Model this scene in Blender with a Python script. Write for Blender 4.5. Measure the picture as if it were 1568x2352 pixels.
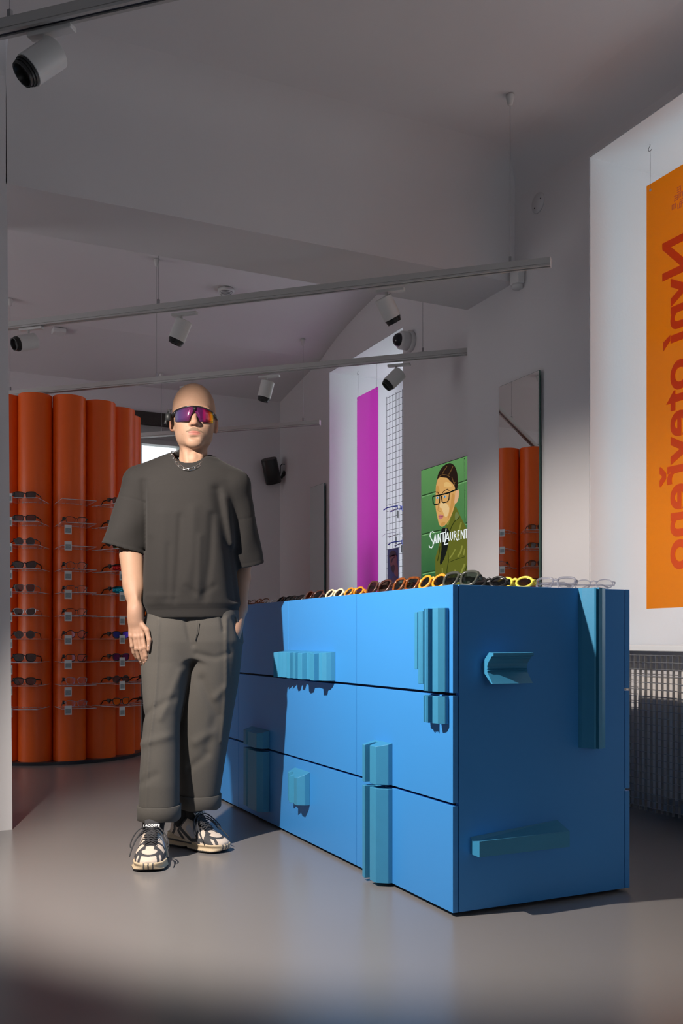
import bpy, bmesh, math, random
import numpy as np
from mathutils import Vector, Matrix
random.seed(7)
for o in list(bpy.data.objects): bpy.data.objects.remove(o, do_unlink=True)
SC = bpy.context.scene
COL = SC.collection
# ------------------------------------------------------------------ camera, world, light, exposure
TH = math.radians(25.2); SN, CS = math.sin(TH), math.cos(TH)
CAMH, FPX, CX, HY = 0.85, 2160.0, 784.0, 1467.0
cam = bpy.data.cameras.new('camera'); camo = bpy.data.objects.new('camera', cam); COL.objects.link(camo)
camo.location = (0, 0, CAMH); camo.rotation_euler = (math.pi/2, 0, -TH)
cam.sensor_fit = 'HORIZONTAL'; cam.sensor_width = 36.0; cam.lens = FPX/1568.0*36.0
cam.shift_y = (HY-1176.0)/1568.0; cam.clip_start = 0.05
SC.camera = camo
SC.view_settings.view_transform = 'Standard'; SC.view_settings.look = 'None'
SC.view_settings.gamma = 1.0; SC.view_settings.use_curve_mapping = False
SC.view_settings.exposure = 0.0
try:
    SC.cycles.use_denoising = True
    SC.cycles.max_bounces = 6; SC.cycles.diffuse_bounces = 4; SC.cycles.glossy_bounces = 3; SC.cycles.use_adaptive_sampling = True; SC.cycles.adaptive_threshold = 0.09
    SC.cycles.transparent_max_bounces = 14; SC.cycles.sample_clamp_indirect = 4.0
except Exception: pass
W = bpy.data.worlds.new('world'); SC.world = W; W.use_nodes = True
W.node_tree.nodes['Background'].inputs[0].default_value = (0.90, 0.95, 1.0, 1)
W.node_tree.nodes['Background'].inputs[1].default_value = 1.5
def area_light(name, loc, direction, sx, sy, power, color):
    l = bpy.data.lights.new(name, 'AREA'); l.shape = 'RECTANGLE'; l.size = sx; l.size_y = sy
    l.energy = power; l.color = color
    o = bpy.data.objects.new(name, l); COL.objects.link(o); o.location = loc
    o.rotation_euler = Vector(direction).to_track_quat('-Z', 'Y').to_euler()
    return o
# daylight at the two right-hand windows, then an added fill lamp on the left
area_light('daylight_near_window', (3.93, 2.75, 2.05), (-1, 0, -0.12), 1.6, 2.3, 1.0, (0.86, 0.94, 1.0))
area_light('daylight_far_window', (4.12, 6.72, 2.0), (-1, 0, -0.1), 1.2, 2.2, 4, (0.86, 0.94, 1.0))
#area_light('back_opening_fill', (0.6, -3.2, 1.6), (0, 1, 0.12), 2.6, 2.0, 7, (1.0, 0.95, 0.93))
area_light('far_room_fill', (-3.3, 6.6, 1.5), (1, 0, 0.0), 1.6, 2.0, 18, (1.0, 0.95, 0.93))  # unseen lamp added to lift the far room
# photographer's strobe just left of the frame
SPOT = Vector((-0.08, 2.74, 2.02))
sp = bpy.data.lights.new('strobe', 'SPOT'); sp.energy = 370; sp.color = (1.0, 0.90, 0.80)
sp.spot_size = math.radians(87); sp.spot_blend = 0.5; sp.shadow_soft_size = 0.022
spo = bpy.data.objects.new('strobe', sp); COL.objects.link(spo); spo.location = SPOT
spo.rotation_euler = (Vector((1.42, 3.27, 0.58))-SPOT).to_track_quat('-Z', 'Y').to_euler()

# ------------------------------------------------------------------ measuring helpers (photo pixel -> point on a known plane)
def ray(u, v):
    r = (u-CX)/FPX
    return Vector((SN+r*CS, CS-r*SN, (HY-v)/FPX))
def atX(u, v, X): d = ray(u, v); return d*(X/d.x)+Vector((0, 0, CAMH))
def atY(u, v, Y): d = ray(u, v); return d*(Y/d.y)+Vector((0, 0, CAMH))
def atZ(u, v, Z): d = ray(u, v); return d*((Z-CAMH)/d.z)+Vector((0, 0, CAMH))
def atD(u, v, D): return ray(u, v)*D+Vector((0, 0, CAMH))

# ------------------------------------------------------------------ materials
MATS = {}
def _rgba(c): return (c[0], c[1], c[2], 1.0)
def mat(name, color, rough=0.5, metal=0.0, spec=0.5, noise=0.0, nscale=20.0, bump=0.0, bscale=60.0, emit=0.0, sheen=0.0):
    if name in MATS: return MATS[name]
    m = bpy.data.materials.new(name); m.use_nodes = True; nt = m.node_tree; b = nt.nodes['Principled BSDF']
    b.inputs['Base Color'].default_value = _rgba(color); b.inputs['Roughness'].default_value = rough
    b.inputs['Metallic'].default_value = metal; b.inputs['Specular IOR Level'].default_value = spec
    if sheen: b.inputs['Sheen Weight'].default_value = sheen
    tc = nt.nodes.new('ShaderNodeTexCoord')
    n = nt.nodes.new('ShaderNodeTexNoise'); n.inputs['Scale'].default_value = nscale; n.inputs['Detail'].default_value = 4
    nt.links.new(tc.outputs['Object'], n.inputs['Vector'])
    mr = nt.nodes.new('ShaderNodeMapRange'); mr.inputs[3].default_value = 1-max(noise, 0.01); mr.inputs[4].default_value = 1+max(noise, 0.01)
    nt.links.new(n.outputs['Fac'], mr.inputs[0])
    mx = nt.nodes.new('ShaderNodeMix'); mx.data_type = 'RGBA'; mx.blend_type = 'MULTIPLY'; mx.inputs[0].default_value = 1.0
    mx.inputs[6].default_value = _rgba(color); nt.links.new(mr.outputs[0], mx.inputs[7])
    nt.links.new(mx.outputs[2], b.inputs['Base Color'])
    if bump > 0:
        n2 = nt.nodes.new('ShaderNodeTexNoise'); n2.inputs['Scale'].default_value = bscale; n2.inputs['Detail'].default_value = 6
        nt.links.new(tc.outputs['Object'], n2.inputs['Vector'])
        bp = nt.nodes.new('ShaderNodeBump'); bp.inputs['Strength'].default_value = bump; bp.inputs['Distance'].default_value = 0.004
        nt.links.new(n2.outputs['Fac'], bp.inputs['Height']); nt.links.new(bp.outputs[0], b.inputs['Normal'])
    if emit > 0:
        b.inputs['Emission Color'].default_value = _rgba(color); b.inputs['Emission Strength'].default_value = emit
    MATS[name] = m; return m
def emis(name, color, s=1.0):
    if name in MATS: return MATS[name]
    m = bpy.data.materials.new(name); m.use_nodes = True; nt = m.node_tree; nt.nodes.clear()
    e = nt.nodes.new('ShaderNodeEmission'); e.inputs[0].default_value = _rgba(color); e.inputs[1].default_value = s
    o = nt.nodes.new('ShaderNodeOutputMaterial'); nt.links.new(e.outputs[0], o.inputs[0]); MATS[name] = m; return m
def see_through(name, tint, gloss=0.12, rough=0.03, body=None, bodyfac=0.0, trans=0.5):
    """tinted transparent sheet with a glossy coat and, if wanted, some diffuse/translucent body"""
    if name in MATS: return MATS[name]
    m = bpy.data.materials.new(name); m.use_nodes = True; nt = m.node_tree; nt.nodes.clear()
    t = nt.nodes.new('ShaderNodeBsdfTransparent'); t.inputs[0].default_value = _rgba(tint)
    g = nt.nodes.new('ShaderNodeBsdfGlossy'); g.inputs['Roughness'].default_value = rough; g.inputs[0].default_value = (0.9, 0.9, 0.9, 1)
    lw = nt.nodes.new('ShaderNodeLayerWeight'); lw.inputs[0].default_value = 0.35
    mr = nt.nodes.new('ShaderNodeMapRange'); mr.inputs[3].default_value = gloss*0.4; mr.inputs[4].default_value = min(1, gloss*4)
    nt.links.new(lw.outputs['Fresnel'], mr.inputs[0])
    mx = nt.nodes.new('ShaderNodeMixShader'); nt.links.new(mr.outputs[0], mx.inputs[0])
    base = t
    if body is not None:
        d = nt.nodes.new('ShaderNodeBsdfDiffuse'); d.inputs[0].default_value = _rgba(body)
        tr = nt.nodes.new('ShaderNodeBsdfTranslucent'); tr.inputs[0].default_value = _rgba(body)
        m1 = nt.nodes.new('ShaderNodeMixShader'); m1.inputs[0].default_value = trans
        nt.links.new(d.outputs[0], m1.inputs[1]); nt.links.new(tr.outputs[0], m1.inputs[2])
        m2 = nt.nodes.new('ShaderNodeMixShader'); m2.inputs[0].default_value = bodyfac
        nt.links.new(t.outputs[0], m2.inputs[1]); nt.links.new(m1.outputs[0], m2.inputs[2]); base = m2
    nt.links.new(base.outputs[0], mx.inputs[1]); nt.links.new(g.outputs[0], mx.inputs[2])
    o = nt.nodes.new('ShaderNodeOutputMaterial'); nt.links.new(mx.outputs[0], o.inputs[0]); MATS[name] = m; return m
def vcol_mat(name, rough=0.5, spec=0.4, bump=0.0, bscale=200.0, sss=0.0, sheen=0.0, weave=False):
    """colour from the mesh's own colour attribute (skin tones, shoe panels)"""
    if name in MATS: return MATS[name]
    m = bpy.data.materials.new(name); m.use_nodes = True; nt = m.node_tree; b = nt.nodes['Principled BSDF']
    b.inputs['Roughness'].default_value = rough; b.inputs['Specular IOR Level'].default_value = spec
    a = nt.nodes.new('ShaderNodeVertexColor'); a.layer_name = 'Col'
    tc = nt.nodes.new('ShaderNodeTexCoord'); n = nt.nodes.new('ShaderNodeTexNoise'); n.inputs['Scale'].default_value = bscale; n.inputs['Detail'].default_value = 5
    nt.links.new(tc.outputs['Object'], n.inputs['Vector'])
    mr = nt.nodes.new('ShaderNodeMapRange'); mr.inputs[3].default_value = 0.94; mr.inputs[4].default_value = 1.06
    nt.links.new(n.outputs['Fac'], mr.inputs[0])
    mx = nt.nodes.new('ShaderNodeMix'); mx.data_type = 'RGBA'; mx.blend_type = 'MULTIPLY'; mx.inputs[0].default_value = 1
    nt.links.new(a.outputs['Color'], mx.inputs[6]); nt.links.new(mr.outputs[0], mx.inputs[7]); nt.links.new(mx.outputs[2], b.inputs['Base Color'])
    if bump > 0:
        bp = nt.nodes.new('ShaderNodeBump'); bp.inputs['Strength'].default_value = bump; bp.inputs['Distance'].default_value = 0.002
        nt.links.new(n.outputs['Fac'], bp.inputs['Height']); nt.links.new(bp.outputs[0], b.inputs['Normal'])
    if sss > 0:
        b.inputs['Subsurface Weight'].default_value = sss; b.inputs['Subsurface Radius'].default_value = (0.012, 0.005, 0.003)
        b.inputs['Subsurface Scale'].default_value = 0.6
    MATS[name] = m; return m

M_WALL = mat('white_wall_paint', (0.73, 0.71, 0.725), 0.75, spec=0.25, noise=0.02, nscale=3, bump=0.12, bscale=35)
M_CEIL = mat('white_ceiling_paint', (0.74, 0.72, 0.735), 0.85, spec=0.15, noise=0.02, nscale=2, bump=0.15, bscale=25)
M_REVEAL = mat('white_reveal_paint', (0.80, 0.81, 0.83), 0.6, spec=0.3, noise=0.015, nscale=5, bump=0.12, bscale=60)
M_FLOOR = mat('grey_poured_floor', (0.215, 0.203, 0.20), 0.27, spec=0.6, noise=0.035, nscale=1.4, bump=0.01, bscale=9)
M_BLUE = mat('blue_lacquer', (0.044, 0.265, 0.67), 0.38, spec=0.45, noise=0.015, nscale=3)
M_TEAL = mat('teal_blue_painted_moulding', (0.042, 0.25, 0.45), 0.40, spec=0.4, noise=0.05, nscale=30, bump=0.05, bscale=120)
M_GAP = mat('dark_carcass', (0.012, 0.02, 0.04), 0.7)  # dark colour of the carcass behind the drawer seams
M_TOP = mat('pale_counter_laminate', (0.42, 0.48, 0.56), 0.35, spec=0.5, noise=0.02)
M_ORANGE = mat('orange_tube_lacquer', (0.90, 0.125, 0.008), 0.36, spec=0.45, noise=0.03, nscale=6)
M_ORANGE_IN = mat('orange_core', (0.35, 0.05, 0.01), 0.6)
M_RAIL = mat('pale_grey_aluminium', (0.52, 0.51, 0.50), 0.45, metal=0.2, noise=0.02)
M_RAILSLOT = mat('dark_track_slot', (0.04, 0.045, 0.07), 0.5)
M_SPOTW = mat('white_spot_enamel', (0.66, 0.65, 0.64), 0.4, noise=0.02)
M_BLACK = mat('black_plastic', (0.012, 0.012, 0.013), 0.42, noise=0.05)
M_DARKMETAL = mat('dark_metal', (0.05, 0.05, 0.055), 0.4, metal=0.6)
M_WIRE = mat('steel_wire', (0.35, 0.35, 0.36), 0.4, metal=0.8)
M_STEEL = mat('galvanised_steel', (0.36, 0.36, 0.37), 0.45, metal=0.55, noise=0.05)
M_GLASSEDGE = mat('green_glass_edge', (0.05, 0.12, 0.10), 0.2)
M_MIRROR = mat('silvered_mirror', (0.80, 0.82, 0.80), 0.015, metal=1.0, noise=0.0)
M_ACRYL = see_through('clear_acrylic', (0.95, 0.95, 0.95), 0.10, 0.05, (0.85, 0.85, 0.88), 0.06)
M_ACRYLEDGE = mat('frosted_acrylic_edge', (0.55, 0.54, 0.58), 0.25, noise=0.55, nscale=26)
M_TAG = mat('white_tag_plastic', (0.72, 0.73, 0.72), 0.5)
M_TAGSCREEN = mat('grey_tag_print', (0.30, 0.33, 0.34), 0.6, noise=0.45, nscale=180)
M_SILVER = mat('polished_silver', (0.85, 0.82, 0.78), 0.15, metal=1.0)
M_WHITEPL = mat('white_plastic', (0.70, 0.70, 0.70), 0.35)

# ------------------------------------------------------------------ mesh helpers
def empty(name, loc=(0, 0, 0), rz=0.0):
    o = bpy.data.objects.new(name, None); COL.objects.link(o); o.location = loc; o.rotation_euler = (0, 0, rz)
    o.empty_display_size = 0.05
    return o
def tag(o, label, cat, group=None):
    o['label'] = label; o['category'] = cat
    if group: o['group'] = group
    return o
def struct(o): o['kind'] = 'structure'; return o
def mk(name, verts, faces, m, parent=None, smooth=False, mats=None, fmi=None):
    me = bpy.data.meshes.new(name); me.from_pydata([tuple(v) for v in verts], [], faces); me.update()
    if mats:
        for x in mats: me.materials.append(x)
        if fmi is not None: me.polygons.foreach_set('material_index', fmi)
    elif m: me.materials.append(m)
    if smooth: me.polygons.foreach_set('use_smooth', [True]*len(me.polygons))
    o = bpy.data.objects.new(name, me); COL.objects.link(o)
    if parent: o.parent = parent
    return o
class MB:
    def __init__(s): s.v = []; s.f = []; s.mi = []
    def add(s, v, f, mi=0):
        n = len(s.v); s.v += [tuple(x) for x in v]; s.f += [tuple(i+n for i in q) for q in f]; s.mi += [mi]*len(f); return s
    def box(s, lo, hi, mi=0):
        x0, y0, z0 = lo; x1, y1, z1 = hi
        return s.add([(x0,y0,z0),(x1,y0,z0),(x1,y1,z0),(x0,y1,z0),(x0,y0,z1),(x1,y0,z1),(x1,y1,z1),(x0,y1,z1)],
                     [(0,3,2,1),(4,5,6,7),(0,1,5,4),(1,2,6,5),(2,3,7,6),(3,0,4,7)], mi)
    def prism(s, pts, ax, t0, t1, mi=0):
        """closed profile (list of 2-D points) extruded along axis ax ('x','y','z')"""
        def P(p, t):
            a, b = p
            return (t, a, b) if ax == 'x' else ((a, t, b) if ax == 'y' else (a, b, t))
        n = len(pts); v = [P(p, t0) for p in pts]+[P(p, t1) for p in pts]
        f = [(i, (i+1) % n, n+(i+1) % n, n+i) for i in range(n)]+[tuple(range(n-1, -1, -1)), tuple(range(n, 2*n))]
        return s.add(v, f, mi)
    def lathe(s, prof, n=24, M=None, mi=0, cap=True):
        """profile [(r,z)...] about z, transformed by M"""
        v = []; f = []
        for r, z in prof:
            for k in range(n):
                a = 2*math.pi*k/n; p = Vector((r*math.cos(a), r*math.sin(a), z)); v.append(M @ p if M else p)
        for i in range(len(prof)-1):
            for k in range(n): f.append((i*n+k, i*n+(k+1) % n, (i+1)*n+(k+1) % n, (i+1)*n+k))
        if cap:
            f.append(tuple(range(n-1, -1, -1))); f.append(tuple(range((len(prof)-1)*n, len(prof)*n)))
        return s.add(v, f, mi)
    def tube(s, pts, r, n=8, closed=False, mi=0, flat=None):
        pts = [Vector(p) for p in pts]; m = len(pts); rs = r if isinstance(r, (list, tuple)) else [r]*m
        v = []; f = []; up = None
        for i in range(m):
            if closed: t = pts[(i+1) % m]-pts[i-1]
            else: t = pts[min(i+1, m-1)]-pts[max(i-1, 0)]
            t = t.normalized() if t.length > 1e-9 else Vector((0, 0, 1))
            if up is None: up = Vector((0, 0, 1)) if abs(t.z) < 0.9 else Vector((1, 0, 0))
            a = up-t*up.dot(t)
            if a.length < 1e-6: a = Vector((1, 0, 0))-t*t.x
            a.normalize(); b = t.cross(a); up = a
            for k in range(n):
                q = 2*math.pi*k/n; fa = flat if flat else 1.0
                v.append(pts[i]+a*(math.cos(q)*rs[i]*fa)+b*(math.sin(q)*rs[i]))
        e = m if closed else m-1
        for i in range(e):
            j = (i+1) % m
            for k in range(n): f.append((i*n+k, i*n+(k+1) % n, j*n+(k+1) % n, j*n+k))
        if not closed: f.append(tuple(range(n-1, -1, -1))); f.append(tuple(range((m-1)*n, m*n)))
        return s.add(v, f, mi)
    def build(s, name, m, parent=None, smooth=False):
        if isinstance(m, (list, tuple)): return mk(name, s.v, s.f, None, parent, smooth, m, s.mi)
        return mk(name, s.v, s.f, m, parent, smooth)
def boxo(name, lo, hi, m, parent=None): return MB().box(lo, hi).build(name, m, parent)
def bevel(o, w=0.002, seg=2):
    b = o.modifiers.new('bevel', 'BEVEL'); b.width = w; b.segments = seg; b.limit_method = 'ANGLE'; return o
def autosmooth(o, ang=40):
    me = o.data; me.polygons.foreach_set('use_smooth', [True]*len(me.polygons))
    bm = bmesh.new(); bm.from_mesh(me); lim = math.radians(ang)
    for e in bm.edges:
        if len(e.link_faces) == 2 and e.calc_face_angle(0) > lim: e.smooth = False
    bm.to_mesh(me); bm.free(); return o
# ------------------------------------------------------------------ room shell
XW, XR, ZC = 3.16, 3.35, 3.50           # wall plane of the near room, recessed wall of the far room, ceiling
BY0, BY1, BZ = 4.41, 4.90, 2.87         # arch beam between the rooms
WY0, WY1, WZ = 1.75, 3.774, 3.29        # near window
VY0, VY1, VZ = 6.06, 7.373, 3.145       # far window
struct(boxo('floor', (-3.6, -3.6, -0.10), (4.4, 8.8, 0.0), M_FLOOR))
# right wall of the near room
w = MB(); w.box((XW, WY1, 0), (3.98, BY1, 3.75)); w.box((XW, WY0, WZ), (3.98, WY1, 3.75)); w.box((XW, -3.6, 0), (3.98, WY0, 3.75))
struct(w.build('wall_right', M_WALL))
w = MB(); w.box((XW+0.003, WY1-0.006, 0.82), (3.98, WY1, WZ)); w.box((XW+0.003, WY0, WZ-0.006), (3.98, WY1-0.006, WZ))
struct(w.build('trim_1', M_REVEAL))
struct(boxo('wall_niche', (3.42, WY0, 0), (3.5, WY1, 0.80), M_WALL))
s = boxo('window_sill', (XW-0.012, WY0, 0.792), (3.98, WY1-0.006, 0.82), M_REVEAL); struct(bevel(s, 0.004))
def window(name, x, y0, y1, z0, z1, sill=True):
    root = empty(name, (x, (y0+y1)/2, z0)); root['kind'] = 'structure'
    hy = (y1-y0)/2; hz = z1-z0; t = 0.06
    fr = MB(); fr.box((-.03, -hy, 0), (.03, -hy+t, hz)); fr.box((-.03, hy-t, 0), (.03, hy, hz)); fr.box((-.03, -hy+t, 0), (.03, hy-t, t)); fr.box((-.03, -hy+t, hz-t), (.03, hy-t, hz)); fr.box((-.03, -hy+t, hz*.68), (.03, hy-t, hz*.68+.05))
    fr.build('window_frame', M_REVEAL, root)
    boxo('pane', (-.004, -hy+t, t), (.004, hy-t, hz-t), see_through('window_glass', (0.97, 0.98, 0.98), 0.06), root)
    return root
window('window_1', 4.0, WY0, WY1, 0.82, WZ)
# recessed right wall of the far room with its window
w = MB(); w.box((XR, BY1, 0), (4.15, VY0, 3.75)); w.box((XR, VY0, VZ), (4.15, VY1, 3.75)); w.box((XR, VY1, 0), (4.15, 8.6, 3.75)); w.box((XR, VY0, 0), (4.15, VY1, 0.80))
struct(w.build('wall_right_far', M_WALL))
w = MB(); w.box((XR+0.003, VY1-0.006, 0.80), (4.15, VY1, VZ)); w.box((XR+0.003, VY0, VZ-0.006), (4.15, VY1-0.006, VZ)); w.box((XR+0.003, VY0, 0.80), (4.15, VY1-0.006, 0.806))
struct(w.build('trim_2', M_REVEAL))
window('window_2', 4.18, VY0, VY1, 0.80, VZ)
# arch: pier on the left, beam over the opening
pv = [(-3.6, BY0, 0), (0.457, BY0, 0), (0.457, BY1, 0), (-3.6, BY1, 0), (-3.6, BY0, 3.75), (0.428, BY0, 3.75), (0.428, BY1, 3.75), (-3.6, BY1, 3.75)]
struct(mk('wall_pier', pv, [(0,3,2,1),(4,5,6,7),(0,1,5,4),(1,2,6,5),(2,3,7,6),(3,0,4,7)], M_WALL))
# beam: near side coved up into the ceiling
prof = [(BY0, BZ), (BY0, 3.30)]+[(BY0-0.22*(1-math.cos(a)), 3.30+0.20*math.sin(a)) for a in [math.radians(x) for x in (15, 30, 45, 60, 75, 90)]]+[(BY0-0.22, 3.74), (BY1, 3.74), (BY1, BZ)]
b = MB().prism(prof, 'x', 0.43, XW+0.02).build('wall_arch_beam', M_WALL); struct(autosmooth(b, 30))
# ceilings
prof = [(-3.6, ZC), (BY0-0.1, ZC), (BY0-0.1, 3.78), (-3.6, 3.78)]
struct(MB().prism(prof, 'x', -3.6, 4.0).build('ceiling', M_CEIL))
# cove where the near ceiling meets the right wall
prof = [(XW+0.02, ZC-0.17)]+[(XW-0.22*(1-math.cos(math.radians(a))), ZC-0.17+0.17*math.sin(math.radians(a))) for a in range(0, 91, 10)]+[(XW-0.22, ZC+0.05), (XW+0.02, ZC+0.05)]
wz = MB(); wz.prism([(x, z) for x, z in prof], 'y', -3.6, BY0+0.02)
struct(autosmooth(wz.build('trim_3', M_WALL), 30))
ys = [BY1-0.05, 5.6, 6.2, 6.5, 6.75, 7.0, 7.2, 7.38, 7.53]; zs = [3.53, 3.54, 3.53, 3.51, 3.48, 3.44, 3.40, 3.35, 3.30]
prof = list(zip(ys, zs))+[(8.7, 3.12), (8.7, 3.8), (BY1-0.05, 3.8)]
c = MB().prism(prof, 'x', -3.6, 4.1).build('ceiling_far', M_CEIL); struct(autosmooth(c, 8))
# far wall with the bright window behind the man's shoulder
fy = 8.52
wx0, wx1, wz0, wz1 = 1.55, 2.40, 0.0, 2.915
w = MB(); w.box((-3.6, fy, 0), (wx0, 8.7, 3.5)); w.box((wx1, fy, 0), (XR+0.1, 8.7, 3.5)); w.box((wx0, fy, wz1), (wx1, 8.7, 3.5))
struct(w.build('wall_far', M_WALL))
dr = empty('door_1', ((wx0+wx1)/2, fy, 0)); dr['kind'] = 'structure'
hw = (wx1-wx0)/2
M_BROWN = mat('dark_brown_wood', (0.035, 0.027, 0.022), 0.5, noise=0.15, nscale=15)
M_PALEFR = mat('pale_grey_frame', (0.42, 0.44, 0.42), 0.5)
boxo('header', (-hw, -0.03, 2.80), (hw, 0.12, 2.915), M_BROWN, dr)
boxo('lower_panel', (-hw+0.45, 0.03, 0.0), (hw-0.05, 0.08, 1.62), M_BROWN, dr)
boxo('transom_panel', (-hw, 0.02, 2.675), (hw, 0.10, 2.80), M_PALEFR, dr)
f = MB(); f.box((-hw, 0, 0), (-hw+0.45, 0.1, 2.675)); f.box((hw-0.05, 0, 0), (hw, 0.1, 2.675)); f.box((-hw+0.45, 0, 2.63), (hw-0.05, 0.1, 2.675)); f.box((-hw+0.45, 0, 1.62), (hw-0.05, 0.1, 1.70))
f.build('door_frame', M_PALEFR, dr)
boxo('pane', (-hw+0.45, 0.05, 1.70), (hw-0.05, 0.058, 2.63), see_through('window_glass', (0.97, 0.98, 0.98), 0.06), dr)
# shell beyond the frame: left wall of both rooms, with an unseen opening added to let light in
w = MB(); w.box((-3.7, -3.6, 0), (-3.6, 5.6, 3.75)); w.box((-3.7, 5.6, 2.5), (-3.6, 8.7, 3.75)); w.box((-3.7, 7.6, 0), (-3.6, 8.7, 2.5)); w.box((-3.7, 5.6, 0), (-3.6, 7.6, 0.6))
struct(w.build('wall_left', M_WALL))
# unseen wall behind the camera, its opening sized to set the ambient light
w = MB(); w.box((-3.7, -3.7, 0), (4.0, -3.6, 0.7)); w.box((-3.7, -3.7, 2.6), (4.0, -3.6, 3.75)); w.box((-3.7, -3.7, 0.7), (-0.9, -3.6, 2.6)); w.box((1.6, -3.7, 0.7), (4.0, -3.6, 2.6))
struct(w.build('unseen_wall_back', M_WALL))
# round cover plate and small box on the right wall
def cyl_between(mb, p, q, r0, r1=None, n=20, mi=0):
    p, q = Vector(p), Vector(q); r1 = r0 if r1 is None else r1
    M = Matrix.Translation(p) @ (q-p).to_track_quat('Z', 'Y').to_matrix().to_4x4()
    return mb.lathe([(r0, 0), (r1, (q-p).length)], n, M, mi)
p = atX(1236, 466, XW)
o = empty('cover_plate', p); tag(o, 'flat round white cover plate high on the right wall', 'cover plate')
b = MB(); cyl_between(b, (0.0, 0, 0), (-0.006, 0, 0), 0.055, 0.053, 32); b.build('disc', M_WALL, o, True)
for dy, dz in ((0.025, -0.02), (-0.028, 0.012)):
    b = MB(); cyl_between(b, (-0.006, dy, dz), (-0.008, dy, dz), 0.004, 0.004, 8); b.build('screw', M_DARKMETAL, o)
p = atX(1196, 634, XW)
o = empty('sensor_box', p); tag(o, 'small white sensor box on the wall under the rail end', 'sensor')
bevel(boxo('housing', (-0.05, -0.04, -0.055), (0.0, 0.04, 0.045), M_WHITEPL, o), 0.008, 3)
b = MB(); b.lathe([(0.03, -0.075), (0.035, -0.055)], 16, Matrix.Translation((-0.025, 0, 0))); b.build('lens', M_WHITEPL, o, True)
# ------------------------------------------------------------------ blue drawer counter
X0, X1, Y0 = 1.529, 2.226, 2.451; MOD = 0.668
ZT = 1.015; SEAM = [0.012, 0.343, 0.680, ZT]; GAPW = 0.0022; DT = 0.019
def drawer(name, parent, y0, y1, k, side=-1):
    """drawer front on the long side facing the man (side -1) or the window (side +1)"""
    z0, z1 = SEAM[k]+(0.004 if k else 0), SEAM[k+1]-(0.0045 if k < 2 else 0)
    xa, xb = (X0, X0+DT) if side < 0 else (X1-DT, X1)
    return bevel(boxo(name, (xa, y0+GAPW/2, z0), (xb, y1-GAPW/2, z1), M_BLUE, parent), 0.0012, 2)
YD = Y0+4*MOD
def unit(label, y0, y1, splits):
    u = empty('drawer_unit', (0, 0, 0)); tag(u, label, 'cabinet', 'drawer units of the blue counter')
    boxo('carcass', (X0+DT+0.002, max(y0, Y0+0.0195), 0.03), (X1-DT-0.002, min(y1, YD-0.0195), ZT-0.02), M_GAP, u)
    boxo('plinth', (X0+0.03, max(y0, Y0+0.03), 0.0), (X1-0.03, min(y1, YD-0.03), 0.03), M_GAP, u)
    dd = {}
    for k in range(3):
        ys = splits.get(k, [y0, y1])
        for i in range(len(ys)-1): dd[(k, i)] = drawer('drawer', u, ys[i], ys[i+1], k)
        drawer('drawer', u, y0, y1, k, +1)
    return u, dd
YA, YB, YC, YD = Y0, Y0+MOD, Y0+3*MOD, Y0+4*MOD
uA, dA = unit('blue drawer unit at the near corner of the counter with dark end panel', YA, YB, {})
uB, dB = unit('wide blue drawer unit in the middle of the counter with stepped moulding handle', YB, YC, {2: [YB, YB+MOD, YC]})
uC, dC = unit('blue drawer unit behind the standing man, far end of the counter', YC, YD, {})
bevel(boxo('end_panel', (X0+DT+0.0035, Y0+0.001, 0.012), (X1-DT-0.0035, Y0+0.019, ZT), M_BLUE, uA), 0.0012)
bevel(boxo('end_panel', (X0+DT+0.0035, YD-0.019, 0.012), (X1-DT-0.0035, YD, ZT), M_BLUE, uC), 0.0012)
wt = boxo('worktop', (X0+DT+0.001, Y0+0.02, ZT-0.019), (X1-DT-0.001, YD-0.02, ZT+0.0005), M_TOP)
tag(wt, 'long flat top of the blue counter carrying the sunglasses', 'worktop')
def hfront(name, prof, z0, z1, par, top=0.0):
    """moulding on the long front: profile [(y, how far it stands out)], optional sloping top"""
    pts = [(X0-p, y) for y, p in prof]
    if pts[0][0] != X0: pts.insert(0, (X0, prof[0][0]))
    if pts[-1][0] != X0: pts.append((X0, prof[-1][0]))
    n = len(pts)
    v = [(x, y, z0) for x, y in pts]+[(x, y, z1-top*(X0-x)) for x, y in pts]
    f = [(i, (i+1) % n, n+(i+1) % n, n+i) for i in range(n)]+[tuple(range(n-1, -1, -1)), tuple(range(n, 2*n))]
    o = mk(name, v, f, M_TEAL, par); bm = bmesh.new(); bm.from_mesh(o.data); bmesh.ops.recalc_face_normals(bm, faces=bm.faces); bm.to_mesh(o.data); bm.free()
    return bevel(o, 0.0012, 1)
# stepped moulding on the top drawer (many fluted steps)
pr = [(3.305, 0.0), (3.309, 0.016), (3.318, 0.032), (3.334, 0.044), (3.352, 0.048), (3.353, 0.070), (3.385, 0.072), (3.40, 0.044), (3.44, 0.040), (3.48, 0.044), (3.484, 0.066), (3.512, 0.072), (3.53, 0.064), (3.55, 0.034), (3.572, 0.030), (3.574, 0.058), (3.596, 0.060), (3.60, 0.040), (3.616, 0.038), (3.618, 0.064), (3.636, 0.070), (3.66, 0.052), (3.668, 0.036), (3.70, 0.062), (3.708, 0.044), (3.73, 0.060), (3.745, 0.066), (3.75, 0.050), (3.775, 0.076), (3.78, 0.0)]
hfront('moulding_handle', pr, 0.686, 0.800, dB[(2, 0)], 0.12)
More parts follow.
